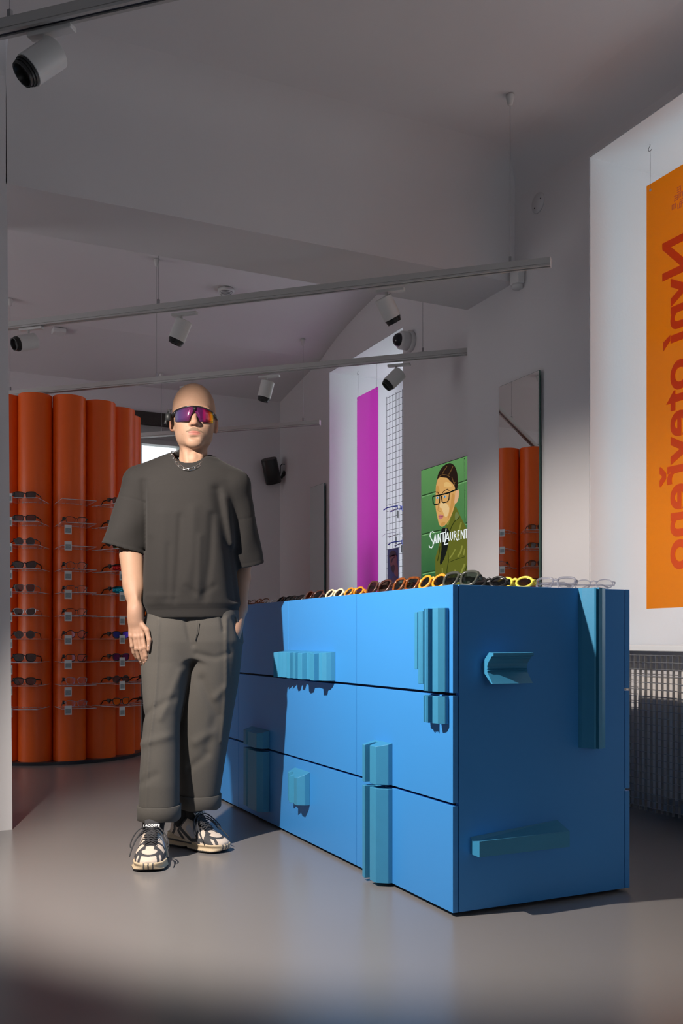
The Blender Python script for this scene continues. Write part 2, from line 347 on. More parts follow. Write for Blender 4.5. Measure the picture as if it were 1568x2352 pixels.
# cluster of upright strips at the near corner
for y0, y1, za, zb, p in ((2.632, 2.650, 0.752, 0.936, 0.022),):
    hfront('moulding_handle', [(y0, 0), (y0, p), (y1, p), (y1, 0)], za, zb, dA[(2, 0)])
hfront('moulding_handle', [(2.590, 0), (2.590, 0.026), (2.596, 0.026), (2.598, 0.022), (2.604, 0.026), (2.606, 0.022), (2.612, 0.026), (2.614, 0.022), (2.622, 0.024), (2.628, 0.018), (2.630, 0.0)], 0.706, 0.938, dA[(2, 0)])
prc = [(2.474, 0), (2.474, 0.014), (2.490, 0.030), (2.512, 0.036), (2.516, 0.034), (2.520, 0.006), (2.530, 0.006), (2.535, 0.040), (2.545, 0.032), (2.548, 0.038), (2.556, 0.034), (2.559, 0.040), (2.568, 0.036), (2.571, 0.030), (2.586, 0.026), (2.588, 0.0)]
hfront('moulding_handle', prc, 0.686, 0.945, dA[(2, 0)]); hfront('moulding_handle', prc, 0.588, 0.672, dA[(1, 0)])
# tall upright moulding across the middle and bottom drawers
prd = [(2.840, 0), (2.842, 0.016), (2.880, 0.050), (2.945, 0.050), (2.952, 0.014), (2.985, 0.012), (2.990, 0.054), (3.022, 0.052), (3.026, 0.0)]
prd = [(2.84+(y-2.84)*0.70, q) for y, q in prd]
hfront('moulding_handle', prd, 0.349, 0.492, dA[(1, 0)], 0.25); hfront('moulding_handle', prd, 0.0125, 0.336, dA[(0, 0)])
# small moulding on the bottom drawer, and the upright one in the man's shadow
pre = [(3.555, 0), (3.556, 0.022), (3.575, 0.050), (3.605, 0.050), (3.625, 0.040), (3.650, 0.054), (3.660, 0.030), (3.690, 0.026), (3.700, 0.036), (3.712, 0.034), (3.714, 0.0)]
hfront('moulding_handle', pre, 0.165, 0.302, dB[(0, 0)], 0.5)
prf = [(4.020, 0), (4.022, 0.03), (4.05, 0.052), (4.17, 0.052), (4.175, 0.03), (4.21, 0.045), (4.25, 0.045), (4.255, 0.0)]
hfront('moulding_handle', prf, 0.349, 0.432, dB[(1, 0)], 0.3); hfront('moulding_handle', prf, 0.060, 0.335, dB[(0, 0)])
# mouldings on the end panel (its face is at y = Y0)
def endprism(name, verts_fn, par): pass
# 1: crown moulding, profile in (y out, z) running along x with a raked left end
pc = [(0.054, 0.0), (0.062, 0.0), (0.032, 0.036), (0.036, 0.040), (0.030, 0.043), (0.034, 0.047), (0.032, 0.052), (0.036, 0.062), (0.046, 0.074), (0.052, 0.078), (0.052, 0.082), (0.066, 0.086), (0.066, 0.094), (0.042, 0.096), (0.020, 0.077), (0.006, 0.058), (0.0004, 0.044), (0.010, 0.036)]
z0 = atY(1120, 1571, Y0-0.05).z; xl = atY(1105, 1537, Y0).x; xr = atY(1196, 1535, Y0).x
n = len(pc)
v = [(xl, Y0-yy, z0+zz) for yy, zz in pc]+[(xr, Y0-yy, z0+zz) for yy, zz in pc]
f = [(i, (i+1) % n, n+(i+1) % n, n+i) for i in range(n)]+[tuple(range(n-1, -1, -1)), tuple(range(n, 2*n))]
o = mk('moulding_handle', v, f, M_TEAL, uA); bm = bmesh.new(); bm.from_mesh(o.data); bmesh.ops.recalc_face_normals(bm, faces=bm.faces); bm.to_mesh(o.data); bm.free()
# 2: long low bar, wedge shaped on top
za = atY(1180, 1950, Y0).z; xa = atY(1080, 1930, Y0).x; xb = atY(1285, 1930, Y0).x
v = [(xa, Y0, za), (xb, Y0, za), (xb, Y0-0.05, za), (xa, Y0-0.05, za),
     (xa, Y0, za+0.052), (xb-0.01, Y0, za+0.078), (xb, Y0-0.05, za+0.050), (xa, Y0-0.05, za+0.048), (xa, Y0-0.012, za+0.040)]
f = [(0, 3, 2, 1), (0, 4, 8, 7, 3), (3, 7, 6, 2), (2, 6, 5, 1), (1, 5, 4, 0), (4, 5, 8), (8, 5, 6, 7)]
o = mk('moulding_handle', v, f, M_TEAL, uA); bm = bmesh.new(); bm.from_mesh(o.data); bmesh.ops.recalc_face_normals(bm, faces=bm.faces); bm.to_mesh(o.data); bm.free()
# 3: tall fluted post near the window-side edge
xq = [atY(u, 1500, Y0).x for u in (1328, 1331, 1337, 1341, 1346, 1352, 1370)]
pts = [(xq[0], 0), (xq[0]+0.003, 0.014), (xq[1]+0.004, 0.030), (xq[2]+0.002, 0.056), (xq[2]+0.006, 0.060), (xq[3]+0.003, 0.044), (xq[4]-0.002, 0.042), (xq[4]+0.001, 0.062), (xq[5]+0.004, 0.060), (xq[6]-0.004, 0.046), (xq[6], 0.040), (xq[6], 0)]
zb = atY(1360, 1715, Y0).z
n = len(pts); v = [(x, Y0-p, zb+0.0*p) for x, p in pts]+[(x, Y0-p, ZT) for x, p in pts]
f = [(i, (i+1) % n, n+(i+1) % n, n+i) for i in range(n)]+[tuple(range(n-1, -1, -1)), tuple(range(n, 2*n))]
o = mk('moulding_handle', v, f, M_TEAL, uA); bm = bmesh.new(); bm.from_mesh(o.data); bmesh.ops.recalc_face_normals(bm, faces=bm.faces); bm.to_mesh(o.data); bm.free()
# handle on the window side, low
bevel(boxo('moulding_handle', (X1+0.0005, Y0+0.06, 0.17), (X1+0.04, Y0+0.14, 0.345), M_TEAL, uA), 0.012, 2)
# ------------------------------------------------------------------ radiator and grating under the near window
r = empty('radiator', (3.29, 2.9, 0)); tag(r, 'white panel radiator behind the steel grating under the window', 'radiator')
M_RAD = mat('radiator_enamel', (0.78, 0.73, 0.69), 0.4, noise=0.02)
b = MB(); b.box((-0.03, -0.95, 0.11), (0.045, 0.36, 0.70)); b.build('front_panel', M_RAD, r)
bevel(boxo('side_panel', (-0.045, 0.365, 0.10), (0.05, 0.62, 0.665), M_RAD, r), 0.006)
for k in range(18): boxo('rib', (-0.045, -0.92+k*0.07, 0.14), (-0.03, -0.885+k*0.07, 0.675), M_RAD, r)
for yy in (-0.8, 0.2): boxo('foot', (-0.03, yy-0.02, 0.0), (0.04, yy+0.02, 0.11), M_RAD, r)
g = empty('steel_grating', (XW, 3.19, 0)); tag(g, 'galvanised steel grating standing in front of the radiator', 'grating')
gy0, gy1, gz0, gz1 = 2.45, 3.77, 0.045, 0.775
base = None
ny = int((gy1-gy0)/0.035)
for k in range(ny+1):
    y = gy1-0.004-k*0.035-3.19
    if base is None: base = boxo('upright_bar', (-0.001, -0.0012, gz0), (0.014, 0.0012, gz1), M_STEEL, g)
    else: o = base.copy(); COL.objects.link(o); o.parent = g
    (base if k == 0 else o).location = (0, y, 0)
nz = int((gz1-gz0)/0.0322); cb = None
for k in range(nz+1):
    z = gz1-0.002-k*0.0322
    if cb is None: cb = boxo('cross_wire', (-0.004, gy0-3.19, -0.0012), (-0.001, gy1-3.19, 0.0012), M_STEEL, g); o = cb
    else: o = cb.copy(); COL.objects.link(o); o.parent = g
    o.location = (0, 0, z)
for yy in (gy0+0.03, gy1-0.03): boxo('foot', (-0.002, yy-3.19-0.015, 0.0), (0.02, yy-3.19+0.015, gz0), M_STEEL, g)
# ------------------------------------------------------------------ lighting tracks
RZ = 2.64                                # height of the rails
RD = Vector((-0.735, 0.678, 0)).normalized()   # direction they run in
def ceil_z(p):
    if p.y < BY0: return ZC
    if p.y > 7.53: return 3.30-(p.y-7.53)*0.18/1.17
    return float(np.interp(p.y, ys, zs))
def rail(label, start, length, hangers, z=RZ):
    root = empty('track_rail', (start.x, start.y, z), math.atan2(RD.y, RD.x)); tag(root, label, 'light rail', 'ceiling light rails')
    # local x runs along the rail
    hw, hh = 0.018, 0.040
    b = MB(); b.prism([(-hw, 0), (-0.007, 0), (-0.007, 0.012), (0.007, 0.012), (0.007, 0), (hw, 0), (hw, 0.008), (hw-0.003, 0.0095), (hw, 0.011), (hw, hh), (-hw, hh), (-hw, 0.011), (-hw+0.003, 0.0095), (-hw, 0.008)], 'x', 0, length)
    b.build('profile', M_RAIL, root)
    boxo('slot', (0, -0.0068, 0.006), (length, 0.0068, 0.0121), M_RAILSLOT, root)
    for x in (0, length): boxo('end_cap', (x-0.004 if x == 0 else x, -hw-0.001, -0.001), (x if x == 0 else x+0.004, hw+0.001, hh+0.001), M_SPOTW, root)
    for x in hangers:
        wp = Vector((start.x, start.y, 0))+RD*x; top = ceil_z(wp)-z
        c = MB(); c.lathe([(0.020, top-0.001), (0.021, top-0.012), (0.012, top-0.05), (0.006, top-0.055)], 14, Matrix.Translation((x, 0, 0))); cn = c.build('ceiling_cone', M_SPOTW, root, True)
        t = MB(); t.tube([(x, 0, hh+0.012), (x, 0, top-0.05)], 0.0013, 6); t.build('wire', M_WIRE, root)
        k = MB(); k.box((x-0.03, -0.008, hh), (x+0.03, 0.008, hh+0.004)); k.box((x-0.006, -0.006, hh+0.004), (x+0.006, 0.006, hh+0.03)); k.build('bracket', M_WIRE, root)
    return root
def spot(label, p, aim, ang=0.0, s=1.0, z=RZ):
    """spotlight clipped under a rail at world point p (x, y), shining along aim"""
    root = empty('track_spotlight', (p.x, p.y, z), math.atan2(RD.y, RD.x)); tag(root, label, 'spotlight', 'spotlights on the rails')
    R = Matrix.Rotation(-math.atan2(RD.y, RD.x), 3, 'Z'); a = (R @ Vector(aim)).normalized()
    ad = MB(); ad.box((-0.075, -0.016, -0.016), (0.075, 0.016, -0.001)); bevel(ad.build('adapter', M_SPOTW, root), 0.003)
    jc = Vector((0.02, 0, -0.055))
    st = MB(); st.tube([(0.02, 0, -0.012), (0.02, 0, -0.058)], 0.008, 10); st.build('stem', M_SPOTW, root, True)
    L, R0 = 0.112*s, 0.046*s
    ctr = jc+Vector((0, 0, -0.028))+a*0.012
    M = Matrix.Translation(ctr-a*(L*0.5)) @ a.to_track_quat('Z', 'Y').to_matrix().to_4x4()
    h = MB(); h.lathe([(R0*0.92, 0), (R0, 0.003), (R0, L-0.001), (R0*0.97, L)], 32, M); autosmooth(h.build('head', M_SPOTW, root), 40)
    k = MB(); k.lathe([(R0*0.93, L), (R0*0.93, L+0.008), (R0*0.86, L+0.008), (R0*0.86, L+0.016), (R0*0.80, L+0.016), (R0*0.80, L+0.026), (R0*0.68, L+0.026), (R0*0.55, L+0.006)], 32, M); autosmooth(k.build('lens_ring', M_BLACK, root), 40)
    hr = MB()
    for q in range(14):
        an = 2*math.pi*q/14; hr.add([M @ Vector((math.cos(an+dd)*R0*rr, math.sin(an+dd)*R0*rr, -0.0006)) for dd, rr in ((-.1, .78), (.1, .78), (.1, .86), (-.1, .86))], [(0, 1, 2, 3)])
    hr.build('vent_slots', M_BLACK, root)
    return root
def on_rail(u, v, z=RZ): return atZ(u, v, z)
r2 = on_rail(1263, 612); r2d = 3.2
rail('long pale light rail running under the arch, its end above the mirror', Vector((r2.x, r2.y, 0)), r2d, [(on_rail(1171, 622)-r2).dot(RD), (on_rail(358, 713)-r2).dot(RD)])
r3 = on_rail(1072, 815)-RD*0.10
rail('light rail of the far room crossing in front of the tall magenta poster', Vector((r3.x, r3.y, 0)), 3.55, [(on_rail(972, 826)-r3).dot(RD), (on_rail(371, 886)-r3).dot(RD), (on_rail(42, 918)-r3).dot(RD)])
r4 = on_rail(734, 976)
rail('short light rail ending in a pink lit cap near the far corner', Vector((r4.x, r4.y, 0)), 1.84, [(on_rail(698, 980)-r4).dot(RD), (on_rail(394, 1012)-r4).dot(RD)])
r1 = on_rail(430, -15)
rail('nearest light rail crossing the top left corner of the ceiling', Vector((r1.x, r1.y, 0)), 1.6, [(on_rail(30, 85)-r1).dot(RD)])
FW, RT = Vector((SN, CS, 0)), Vector((CS, -SN, 0)); UP = Vector((0, 0, 1))
def aim(right, fwd, up): return RT*right+FW*fwd+UP*up
spot('large white spotlight hanging in the top left corner', on_rail(118, 68), aim(-0.62, -0.35, -0.70))
spot('white spotlight turned to the camera beside the left pier', on_rail(72, 752), aim(-0.55, -0.55, -0.28))
spot('white spotlight on the middle of the long rail above the man', on_rail(424, 718), aim(-0.38, 0.10, -0.85))
spot('white spotlight near the right end of the long rail', on_rail(896, 664), aim(0.45, 0.30, -0.80))
spot('white spotlight of the far rail above the black speaker', on_rail(618, 862), aim(-0.25, 0.05, -0.95))
spot('white spotlight of the far rail beside the dome camera', on_rail(916, 836), aim(-0.62, -0.10, -0.62))
spot('white spotlight of the far rail mostly hidden by the man\'s head', on_rail(436, 886), aim(-0.25, 0.25, -0.92), s=0.75)
# ------------------------------------------------------------------ ceiling and wall devices of the far room
p = atY(519, 660, 6.35); p.z = ceil_z(p); p = atZ(519, 650, 3.525); p.z = ceil_z(p)
o = empty('smoke_detector', p); tag(o, 'round white smoke detector on the far ceiling', 'smoke detector')
b = MB(); b.lathe([(0.062, 0.0), (0.062, -0.018), (0.056, -0.024)], 32); b.build('base', M_WHITEPL, o, True)
b = MB(); b.lathe([(0.050, -0.024), (0.034, -0.062), (0.028, -0.064)], 32); b.build('chamber', mat('detector_slots', (0.12, 0.11, 0.15), 0.5), o, True)
for k in range(4):
    zz = -0.029-k*0.009; rr = 0.0535-k*0.0042
    b = MB(); b.lathe([(rr, zz), (rr-0.001, zz-0.004)], 32); b.build('louvre', M_WHITEPL, o, True)
b = MB(); b.lathe([(0.037, -0.062), (0.034, -0.068), (0.028, -0.069)], 28); b.build('cap', M_WHITEPL, o, True)
p = atZ(135, 775, 3.22); p.z = ceil_z(p)
o = bevel(boxo('junction_box', (-0.05, -0.05, -0.035), (0.05, 0.05, 0.0), M_WHITEPL), 0.006); o.location = p
tag(o, 'small square white box on the sloping far ceiling', 'junction box')
# dome camera on the recessed wall beside the far window
p = atX(944, 785, XR)
o = empty('dome_camera', p); tag(o, 'white dome security camera on the wall beside the far window', 'camera')
def Rx(prof, n=28): return prof
M = Matrix.Rotation(-math.pi/2, 4, 'Y')
b = MB(); b.lathe([(0.075, 0), (0.075, 0.028), (0.070, 0.032)], 32, M); b.build('mount', M_WHITEPL, o, True)
b = MB(); b.lathe([(0.066, 0.032), (0.066, 0.085), (0.058, 0.098), (0.050, 0.100)], 32, M); b.build('body', M_WHITEPL, o, True)
b = MB(); b.lathe([(0.048*math.cos(a), 0.100+0.046*math.sin(a)) for a in np.linspace(0, 1.5, 9)], 28, M); b.build('dome', mat('smoked_dome', (0.02, 0.02, 0.025), 0.08), o, True)
# black speaker with its bracket in the far corner
p = atX(653, 1083, XR)
o = empty('wall_speaker', p); tag(o, 'black oval loudspeaker on a bracket in the far corner', 'loudspeaker')
b = MB()
prof = []
A = Matrix.Translation((-0.135, -0.0, -0.005)) @ Matrix.Rotation(math.radians(-11), 4, Vector((SN, CS, 0))) @ Matrix.Rotation(math.radians(24), 4, Vector((CS, -SN, 0)))
n = 28; vv = []; ff = []
for z, sc in ((-0.118, 0.94), (-0.112, 1.0), (0.112, 1.0), (0.118, 0.94)):
    for k in range(n):
        a = 2*math.pi*k/n; ca, sa = math.cos(a), math.sin(a)
        q = RT*(0.076*sc*math.copysign(abs(ca)**0.75, ca))+FW*(0.062*sc*math.copysign(abs(sa)**0.75, sa))+UP*z; vv.append(A @ q)
for i in range(3):
    for k in range(n): ff.append((i*n+k, i*n+(k+1) % n, (i+1)*n+(k+1) % n, (i+1)*n+k))
ff += [tuple(range(n-1, -1, -1)), tuple(range(3*n, 4*n))]
autosmooth(mk('cabinet', vv, ff, M_BLACK, o), 50)
b = MB(); cyl_between(b, (0, 0, -0.02), (-0.012, 0, -0.02), 0.028); b.build('wall_plate', M_BLACK, o, True)
b = MB(); b.tube([(-0.01, 0, -0.02), (-0.03, 0, -0.06), (-0.065, 0, -0.055)], 0.014, 10); b.build('arm', M_BLACK, o, True)
b = MB(); b.tube([(0, -0.01, 0.068), (-0.03, -0.01, 0.068), (-0.045, -0.012, 0.05), (-0.048, -0.012, -0.02), (-0.055, -0.01, -0.05)], 0.0045, 8); b.build('cable', M_BLACK, o, True)
# ------------------------------------------------------------------ mirrors
def wall_mirror(label, X, ya, yb, z0, z1):
    o = empty('wall_mirror', (X, (ya+yb)/2, z0)); tag(o, label, 'mirror')
    h = (yb-ya)/2
    boxo('backing', (-0.018, -h+0.02, 0.02), (0.0, h-0.02, z1-z0-0.02), M_DARKMETAL, o)
    boxo('glass_edge', (-0.0245, -h, 0), (-0.018, h, z1-z0), M_GLASSEDGE, o)
    mk('mirror_face', [(-0.0252, -h+.0015, .0015), (-0.0252, h-.0015, .0015), (-0.0252, h-.0015, z1-z0-.0015), (-0.0252, -h+.0015, z1-z0-.0015)], [(3, 2, 1, 0)], M_MIRROR, o)
    return o
XM = XW-0.0252
wall_mirror('tall frameless mirror on the right wall reflecting the orange display', XW, atX(1238, 850, XM).y, atX(1145, 889, XM).y, 0.55, atX(1190, 870, XM).z)
XM = XR-0.0252
wall_mirror('narrow frameless mirror at the far wall beside the magenta poster', XR, atX(744, 1110, XM).y, atX(712, 1120, XM).y, 0.45, atX(730, 1114, XM).z)
# ------------------------------------------------------------------ hanging posters
def text(name, s, size, loc, rot, m, parent=None, offset=0.0, ext=0.0004, align='LEFT', sx=1.0):
    c = bpy.data.curves.new(name, 'FONT'); c.body = s; c.size = size; c.offset = offset; c.extrude = ext; c.align_x = align; c.resolution_u = 6
    c.materials.append(m); o = bpy.data.objects.new(name, c); COL.objects.link(o); o.location = loc; o.rotation_euler = rot; o.scale = (sx, 1, 1)
    bpy.context.view_layer.update(); me = bpy.data.meshes.new_from_object(o.evaluated_get(bpy.context.evaluated_depsgraph_get())); me.name = name
    q = bpy.data.objects.new(name, me); COL.objects.link(q); q.location = loc; q.rotation_euler = rot; q.scale = (sx, 1, 1)
    bpy.data.objects.remove(o, do_unlink=True); q.name = name
    if parent: q.parent = parent
    return q
def basis_rot(xv, yv):
    xv, yv = Vector(xv).normalized(), Vector(yv).normalized(); zv = xv.cross(yv)
    return Matrix((xv, yv, zv)).transposed().to_euler()
XP = 3.345
pt, pb = atX(1485, 428, XP), atX(1489, 1398, XP)
M_POSTER = see_through('orange_acrylic', (0.98, 0.50, 0.02), 0.10, 0.08, (0.98, 0.47, 0.006), 0.80, 0.78)
M_PTEXT = see_through('dark_orange_lettering', (0.95, 0.45, 0.30), 0.05, 0.2, (0.95, 0.36, 0.10), 0.55, 0.7)
po = empty('orange_poster', (XP, pt.y, pb.z)); tag(po, 'tall hanging orange acrylic sign with mirrored lettering in the near window', 'sign')
PH = pt.z-pb.z
boxo('panel', (-0.002, -0.62, 0), (0.002, 0, PH), M_POSTER, po)
zt = atX(1525, 552, XP).z; ycap = atX(1521, 600, XP).y
text('lettering', 'Nyní otevřeno', 0.235, (-0.0035, ycap-pt.y-0.168, zt-pb.z), basis_rot((0, 0, -1), (0, 1, 0)), M_PTEXT, po, offset=0.0055, sx=1.15)
# row of small turned letters E near the top
def small_E(parent, y, z, rot, sz=0.026):
    b = MB(); t = sz*0.18
    def q(x0, y0, x1, y1):
        c, s_ = math.cos(rot), math.sin(rot)
        P = lambda a, b_: (-0.0032, y+(a*c-b_*s_), z+(a*s_+b_*c))
        b.add([P(x0, y0), P(x1, y0), P(x1, y1), P(x0, y1)], [(0, 1, 2, 3)])
    h = sz/2
    q(-h, -h, -h+t, h); q(-h+t, h-t, h, h); q(-h+t, -t/2, h, t/2); q(-h+t, -h, h, -h+t)
    b.build('small_letter', M_PTEXT, parent)
for (u, v, a) in ((1548, 475, -90), (1553, 455, 0), (1560, 435, 0), (1561, 472, 90), (1564, 447, -90), (1566, 462, 0)):
    q = atX(u, v, XP); small_E(po, q.y-pt.y, q.z-pb.z, math.radians(a))
hk = atX(1494, 437, XP)
def hanger(parent, y, z, top, base):
    b = MB(); b.tube([(-0.004, y, z), (0.001, y+0.004, z+0.12), (0, y+0.004, top-0.03)], 0.0012, 6); b.build('cord', M_WIRE, parent)
    b = MB(); b.tube([(0, y+0.004+0.012*math.cos(a), top-0.022+0.012*math.sin(a)) for a in np.linspace(-2.6, 1.57, 9)]+[(0, y+0.004, top)], 0.0018, 6); b.build('hook', M_WIRE, parent)
    b = MB(); b.lathe([(0.007, -0.001), (0.007, 0.001)], 12, Matrix.Translation((-0.003, y, z)) @ Matrix.Rotation(math.pi/2, 4, 'Y')); b.build('eyelet', M_WHITEPL, parent)
hanger(po, hk.y-pt.y, hk.z-pb.z, WZ-0.006-pb.z, pb.z); hanger(po, -0.58, hk.z-pb.z, WZ-0.006-pb.z, pb.z)
XP2 = 3.55
a0, a1 = atX(820, 913, XP2), atX(868, 880, XP2)
M_MAG = see_through('magenta_acrylic', (0.95, 0.28, 0.85), 0.10, 0.08, (0.92, 0.22, 0.80), 0.72, 0.75)
po = empty('magenta_poster', (XP2, a0.y, 0.83)); tag(po, 'tall hanging magenta acrylic panel in the far window', 'sign')
boxo('panel', (-0.002, a1.y-a0.y, 0), (0.002, 0, a0.z-0.83), M_MAG, po)
for y in (-0.02, a1.y-a0.y+0.02): hanger(po, y, a0.z-0.83-0.03, VZ-0.006-0.83, 0.83)
# wire grid with glasses in the far window
XG = 3.78
g0 = atX(888, 900, XG); gy = g0.y
g = empty('wire_grid', (XG, gy, 0.9)); tag(g, 'black wire grid panel hanging in the far window', 'wire grid')
nb = None
for k in range(15):
    if nb is None: nb = MB().tube([(0, 0, 0), (0, 0, 2.02)], 0.0022, 5).build('upright_wire', M_DARKMETAL, g); o = nb
    else: o = nb.copy(); COL.objects.link(o); o.parent = g
    o.location = (0, -k*0.055, 0)
nb = None
for k in range(38):
    if nb is None: nb = MB().tube([(-0.003, 0.0, 0), (-0.003, -0.77, 0)], 0.0018, 5).build('cross_wire', M_DARKMETAL, g); o = nb
    else: o = nb.copy(); COL.objects.link(o); o.parent = g
    o.location = (0, 0, 0.01+k*0.054)
b = MB(); b.tube([(0, -0.02, 2.02), (0, -0.02, VZ-0.906)], 0.001, 5); b.build('cord', M_WIRE, g)
o = empty('window_bracket', atX(876, 885, 3.9)); tag(o, 'white blind bracket with hanging rod in the far window', 'bracket')
bevel(boxo('block', (-0.02, -0.04, -0.02), (0.03, 0.04, 0.02), M_WHITEPL, o), 0.004); b = MB(); b.tube([(0, 0.03, -0.02), (0, 0.03, -0.14)], 0.006, 8); b.build('rod', M_STEEL, o, True)
# ------------------------------------------------------------------ flat pictures: polygons given in photo-crop coordinates, laid on the real plane
def poly_flat(name, X, pts, m, parent, layer, conv):
    loc = parent.location
    P = [conv(a, b, X-0.0006*layer) for a, b in pts]
    vs = [(p.x-loc.x, p.y-loc.y, p.z-loc.z) for p in P]
    bm = bmesh.new(); vv = [bm.verts.new(v) for v in vs]; bm.faces.new(vv); bmesh.ops.triangulate(bm, faces=bm.faces[:])
    me = bpy.data.meshes.new(name); bm.to_mesh(me); bm.free(); me.materials.append(m)
    o = bpy.data.objects.new(name, me); COL.objects.link(o); o.parent = parent; return o
def smooth_poly(pts, it=2):
    for _ in range(it):
        q = []
        for i in range(len(pts)):
            a, b = pts[i], pts[(i+1) % len(pts)]
            q += [(a[0]*.75+b[0]*.25, a[1]*.75+b[1]*.25), (a[0]*.25+b[0]*.75, a[1]*.25+b[1]*.75)]
        pts = q
    return pts
def stroke_poly(path, w):
    """thin ribbon along an open path"""
    L, R = [], []
    for i, (x, y) in enumerate(path):
        a, b = path[max(i-1, 0)], path[min(i+1, len(path)-1)]; dx, dy = b[0]-a[0], b[1]-a[1]; l = math.hypot(dx, dy) or 1
        ww = w[i] if isinstance(w, list) else w
        L.append((x-dy/l*ww, y+dx/l*ww)); R.append((x+dy/l*ww, y-dx/l*ww))
    return L+R[::-1]
XS = 3.318
conv2 = lambda a, b, X: atX(950+a/7.35, 1030+b/7.35, X)
sy1 = atX(967, 1200, XS).y; sy0 = sy1-0.69; sz1 = atX(967, 1081.5, XS).z; sz0 = sz1-1.24
scn = empty('display_screen', (XS, sy1, sz0)); tag(scn, 'lit portrait screen on the wall showing a model in black glasses', 'screen')
bevel(boxo('housing', (0.003, sy0-sy1-0.006, -0.006), (XR-XS-0.0005, 0.006, sz1-sz0+0.006), M_BLACK, scn), 0.003)
def SE(n, c, s=1.0): return emis('screen_'+n, c, s)
pnl = mk('screen_picture', [(0, sy0-sy1, 0), (0, 0, 0), (0, 0, sz1-sz0), (0, sy0-sy1, sz1-sz0)], [(3, 2, 1, 0)], None, scn)
# brick wall backdrop: one procedural material in the picture plane
m = bpy.data.materials.new('screen_backdrop'); m.use_nodes = True; nt = m.node_tree; nt.nodes.clear()
tc = nt.nodes.new('ShaderNodeTexCoord'); sep = nt.nodes.new('ShaderNodeSeparateXYZ'); nt.links.new(tc.outputs['Object'], sep.inputs[0])
mr = nt.nodes.new('ShaderNodeMapRange'); mr.inputs[1].default_value = 0.35; mr.inputs[2].default_value = 1.24
nt.links.new(sep.outputs['Z'], mr.inputs[0])
ns = nt.nodes.new('ShaderNodeTexNoise'); ns.inputs['Scale'].default_value = 5; nt.links.new(tc.outputs['Object'], ns.inputs['Vector'])
cr = nt.nodes.new('ShaderNodeValToRGB'); cr.color_ramp.elements[0].color = (0.018, 0.085, 0.035, 1); cr.color_ramp.elements[1].color = (0.10, 0.26, 0.085, 1)
ad = nt.nodes.new('ShaderNodeMath'); ad.operation = 'MULTIPLY_ADD'; ad.inputs[1].default_value = 0.25; nt.links.new(ns.outputs['Fac'], ad.inputs[0]); nt.links.new(mr.outputs[0], ad.inputs[2])
sb = nt.nodes.new('ShaderNodeMath'); sb.operation = 'SUBTRACT'; sb.inputs[1].default_value = 0.12; nt.links.new(ad.outputs[0], sb.inputs[0]); nt.links.new(sb.outputs[0], cr.inputs[0])
e = nt.nodes.new('ShaderNodeEmission'); nt.links.new(cr.outputs[0], e.inputs[0]); oo = nt.nodes.new('ShaderNodeOutputMaterial'); nt.links.new(e.outputs[0], oo.inputs[0])
pnl.data.materials.append(m)
def sp_(name, pts, n, c, layer, it=1): return poly_flat(name, XS, smooth_poly(pts, it) if it else pts, SE(n, c), scn, layer, conv2)
def ribbon(name, X, path, w, m, parent, layer, conv):
    q = stroke_poly(path, w); n = len(path); loc = parent.location
    P = [conv(a, b, X-0.0006*layer)-loc for a, b in q]
    return mk(name, P, [(i, i+1, 2*n-2-i, 2*n-1-i) for i in range(n-1)], m, parent)
def ss_(name, path, w, n, c, layer): return ribbon(name, XS, path, w, SE(n, c), scn, layer, conv2)
DK = (0.022, 0.055, 0.02); LT = (0.16, 0.36, 0.14)
for path in ([(138, 800), (250, 765), (372, 728)], [(745, 585), (905, 528)], [(140, 1450), (300, 1410), (470, 1375)], [(870, 1265), (905, 1252)], [(145, 2105), (280, 2075), (420, 2055)], [(855, 160), (862, 700), (868, 1260)]):
    ss_('joint_line', path, 9, 'joint', DK, 1); ss_('joint_line', [(x+2, y+22) for x, y in path], 7, 'jointlight', LT, 1)
OL = (0.115, 0.125, 0.018); OLD = (0.035, 0.045, 0.008); OLL = (0.23, 0.24, 0.045)
sp_('jacket', [(705, 960), (660, 1040), (560, 1290), (510, 1360), (470, 1420), (440, 1560), (400, 1740), (355, 1860), (385, 1960), (440, 2010), (430, 2120), (370, 2200), (360, 2352), (905, 2352), (912, 1420), (870, 1300), (790, 1150), (740, 1060)], 'jacket', OL, 2)
sp_('jacket_shadow', [(470, 1330), (600, 1350), (590, 1520), (575, 1680), (520, 1850), (450, 1990), (435, 1900), (480, 1780), (470, 1600), (455, 1480)], 'undershirt', (0.010, 0.012, 0.010), 3)
for path, w in (([(780, 1150), (690, 1230), (640, 1310), (600, 1420)], 8), ([(575, 1700), (585, 1900), (560, 2050), (555, 2250)], 6), ([(600, 1920), (720, 1870), (860, 1830)], 5), ([(440, 1650), (430, 1760), (400, 1900)], 7), ([(900, 1960), (860, 2100), (830, 2300)], 7)):
    ss_('jacket_fold', path, w, 'fold', OLD, 3)
for path, w in (([(820, 1640), (790, 1750), (740, 1830)], 14), ([(860, 1690), (840, 1800)], 10), ([(700, 1700), (660, 1780), (600, 1860)], 10), ([(860, 1950), (800, 2100), (740, 2280)], 14), ([(700, 2050), (660, 2200), (640, 2320)], 12), ([(640, 1060), (600, 1180), (565, 1290)], 16), ([(800, 1250), (760, 1400), (720, 1500)], 12), ([(480, 2020), (485, 2200)], 9)):
    ss_('jacket_light', path, w, 'foldlight', OLL, 3)
sp_('jacket_collar', [(720, 1060), (775, 1140), (700, 1230), (690, 1120)], 'collar', (0.15, 0.18, 0.06), 4)
sp_('face', [(390, 520), (372, 640), (370, 780), (362, 960), (380, 1080), (405, 1200), (425, 1290), (470, 1330), (530, 1300), (610, 1190), (670, 1040), (705, 900), (720, 700), (660, 540), (560, 470), (450, 480)], 'skin', (0.62, 0.34, 0.11), 4)
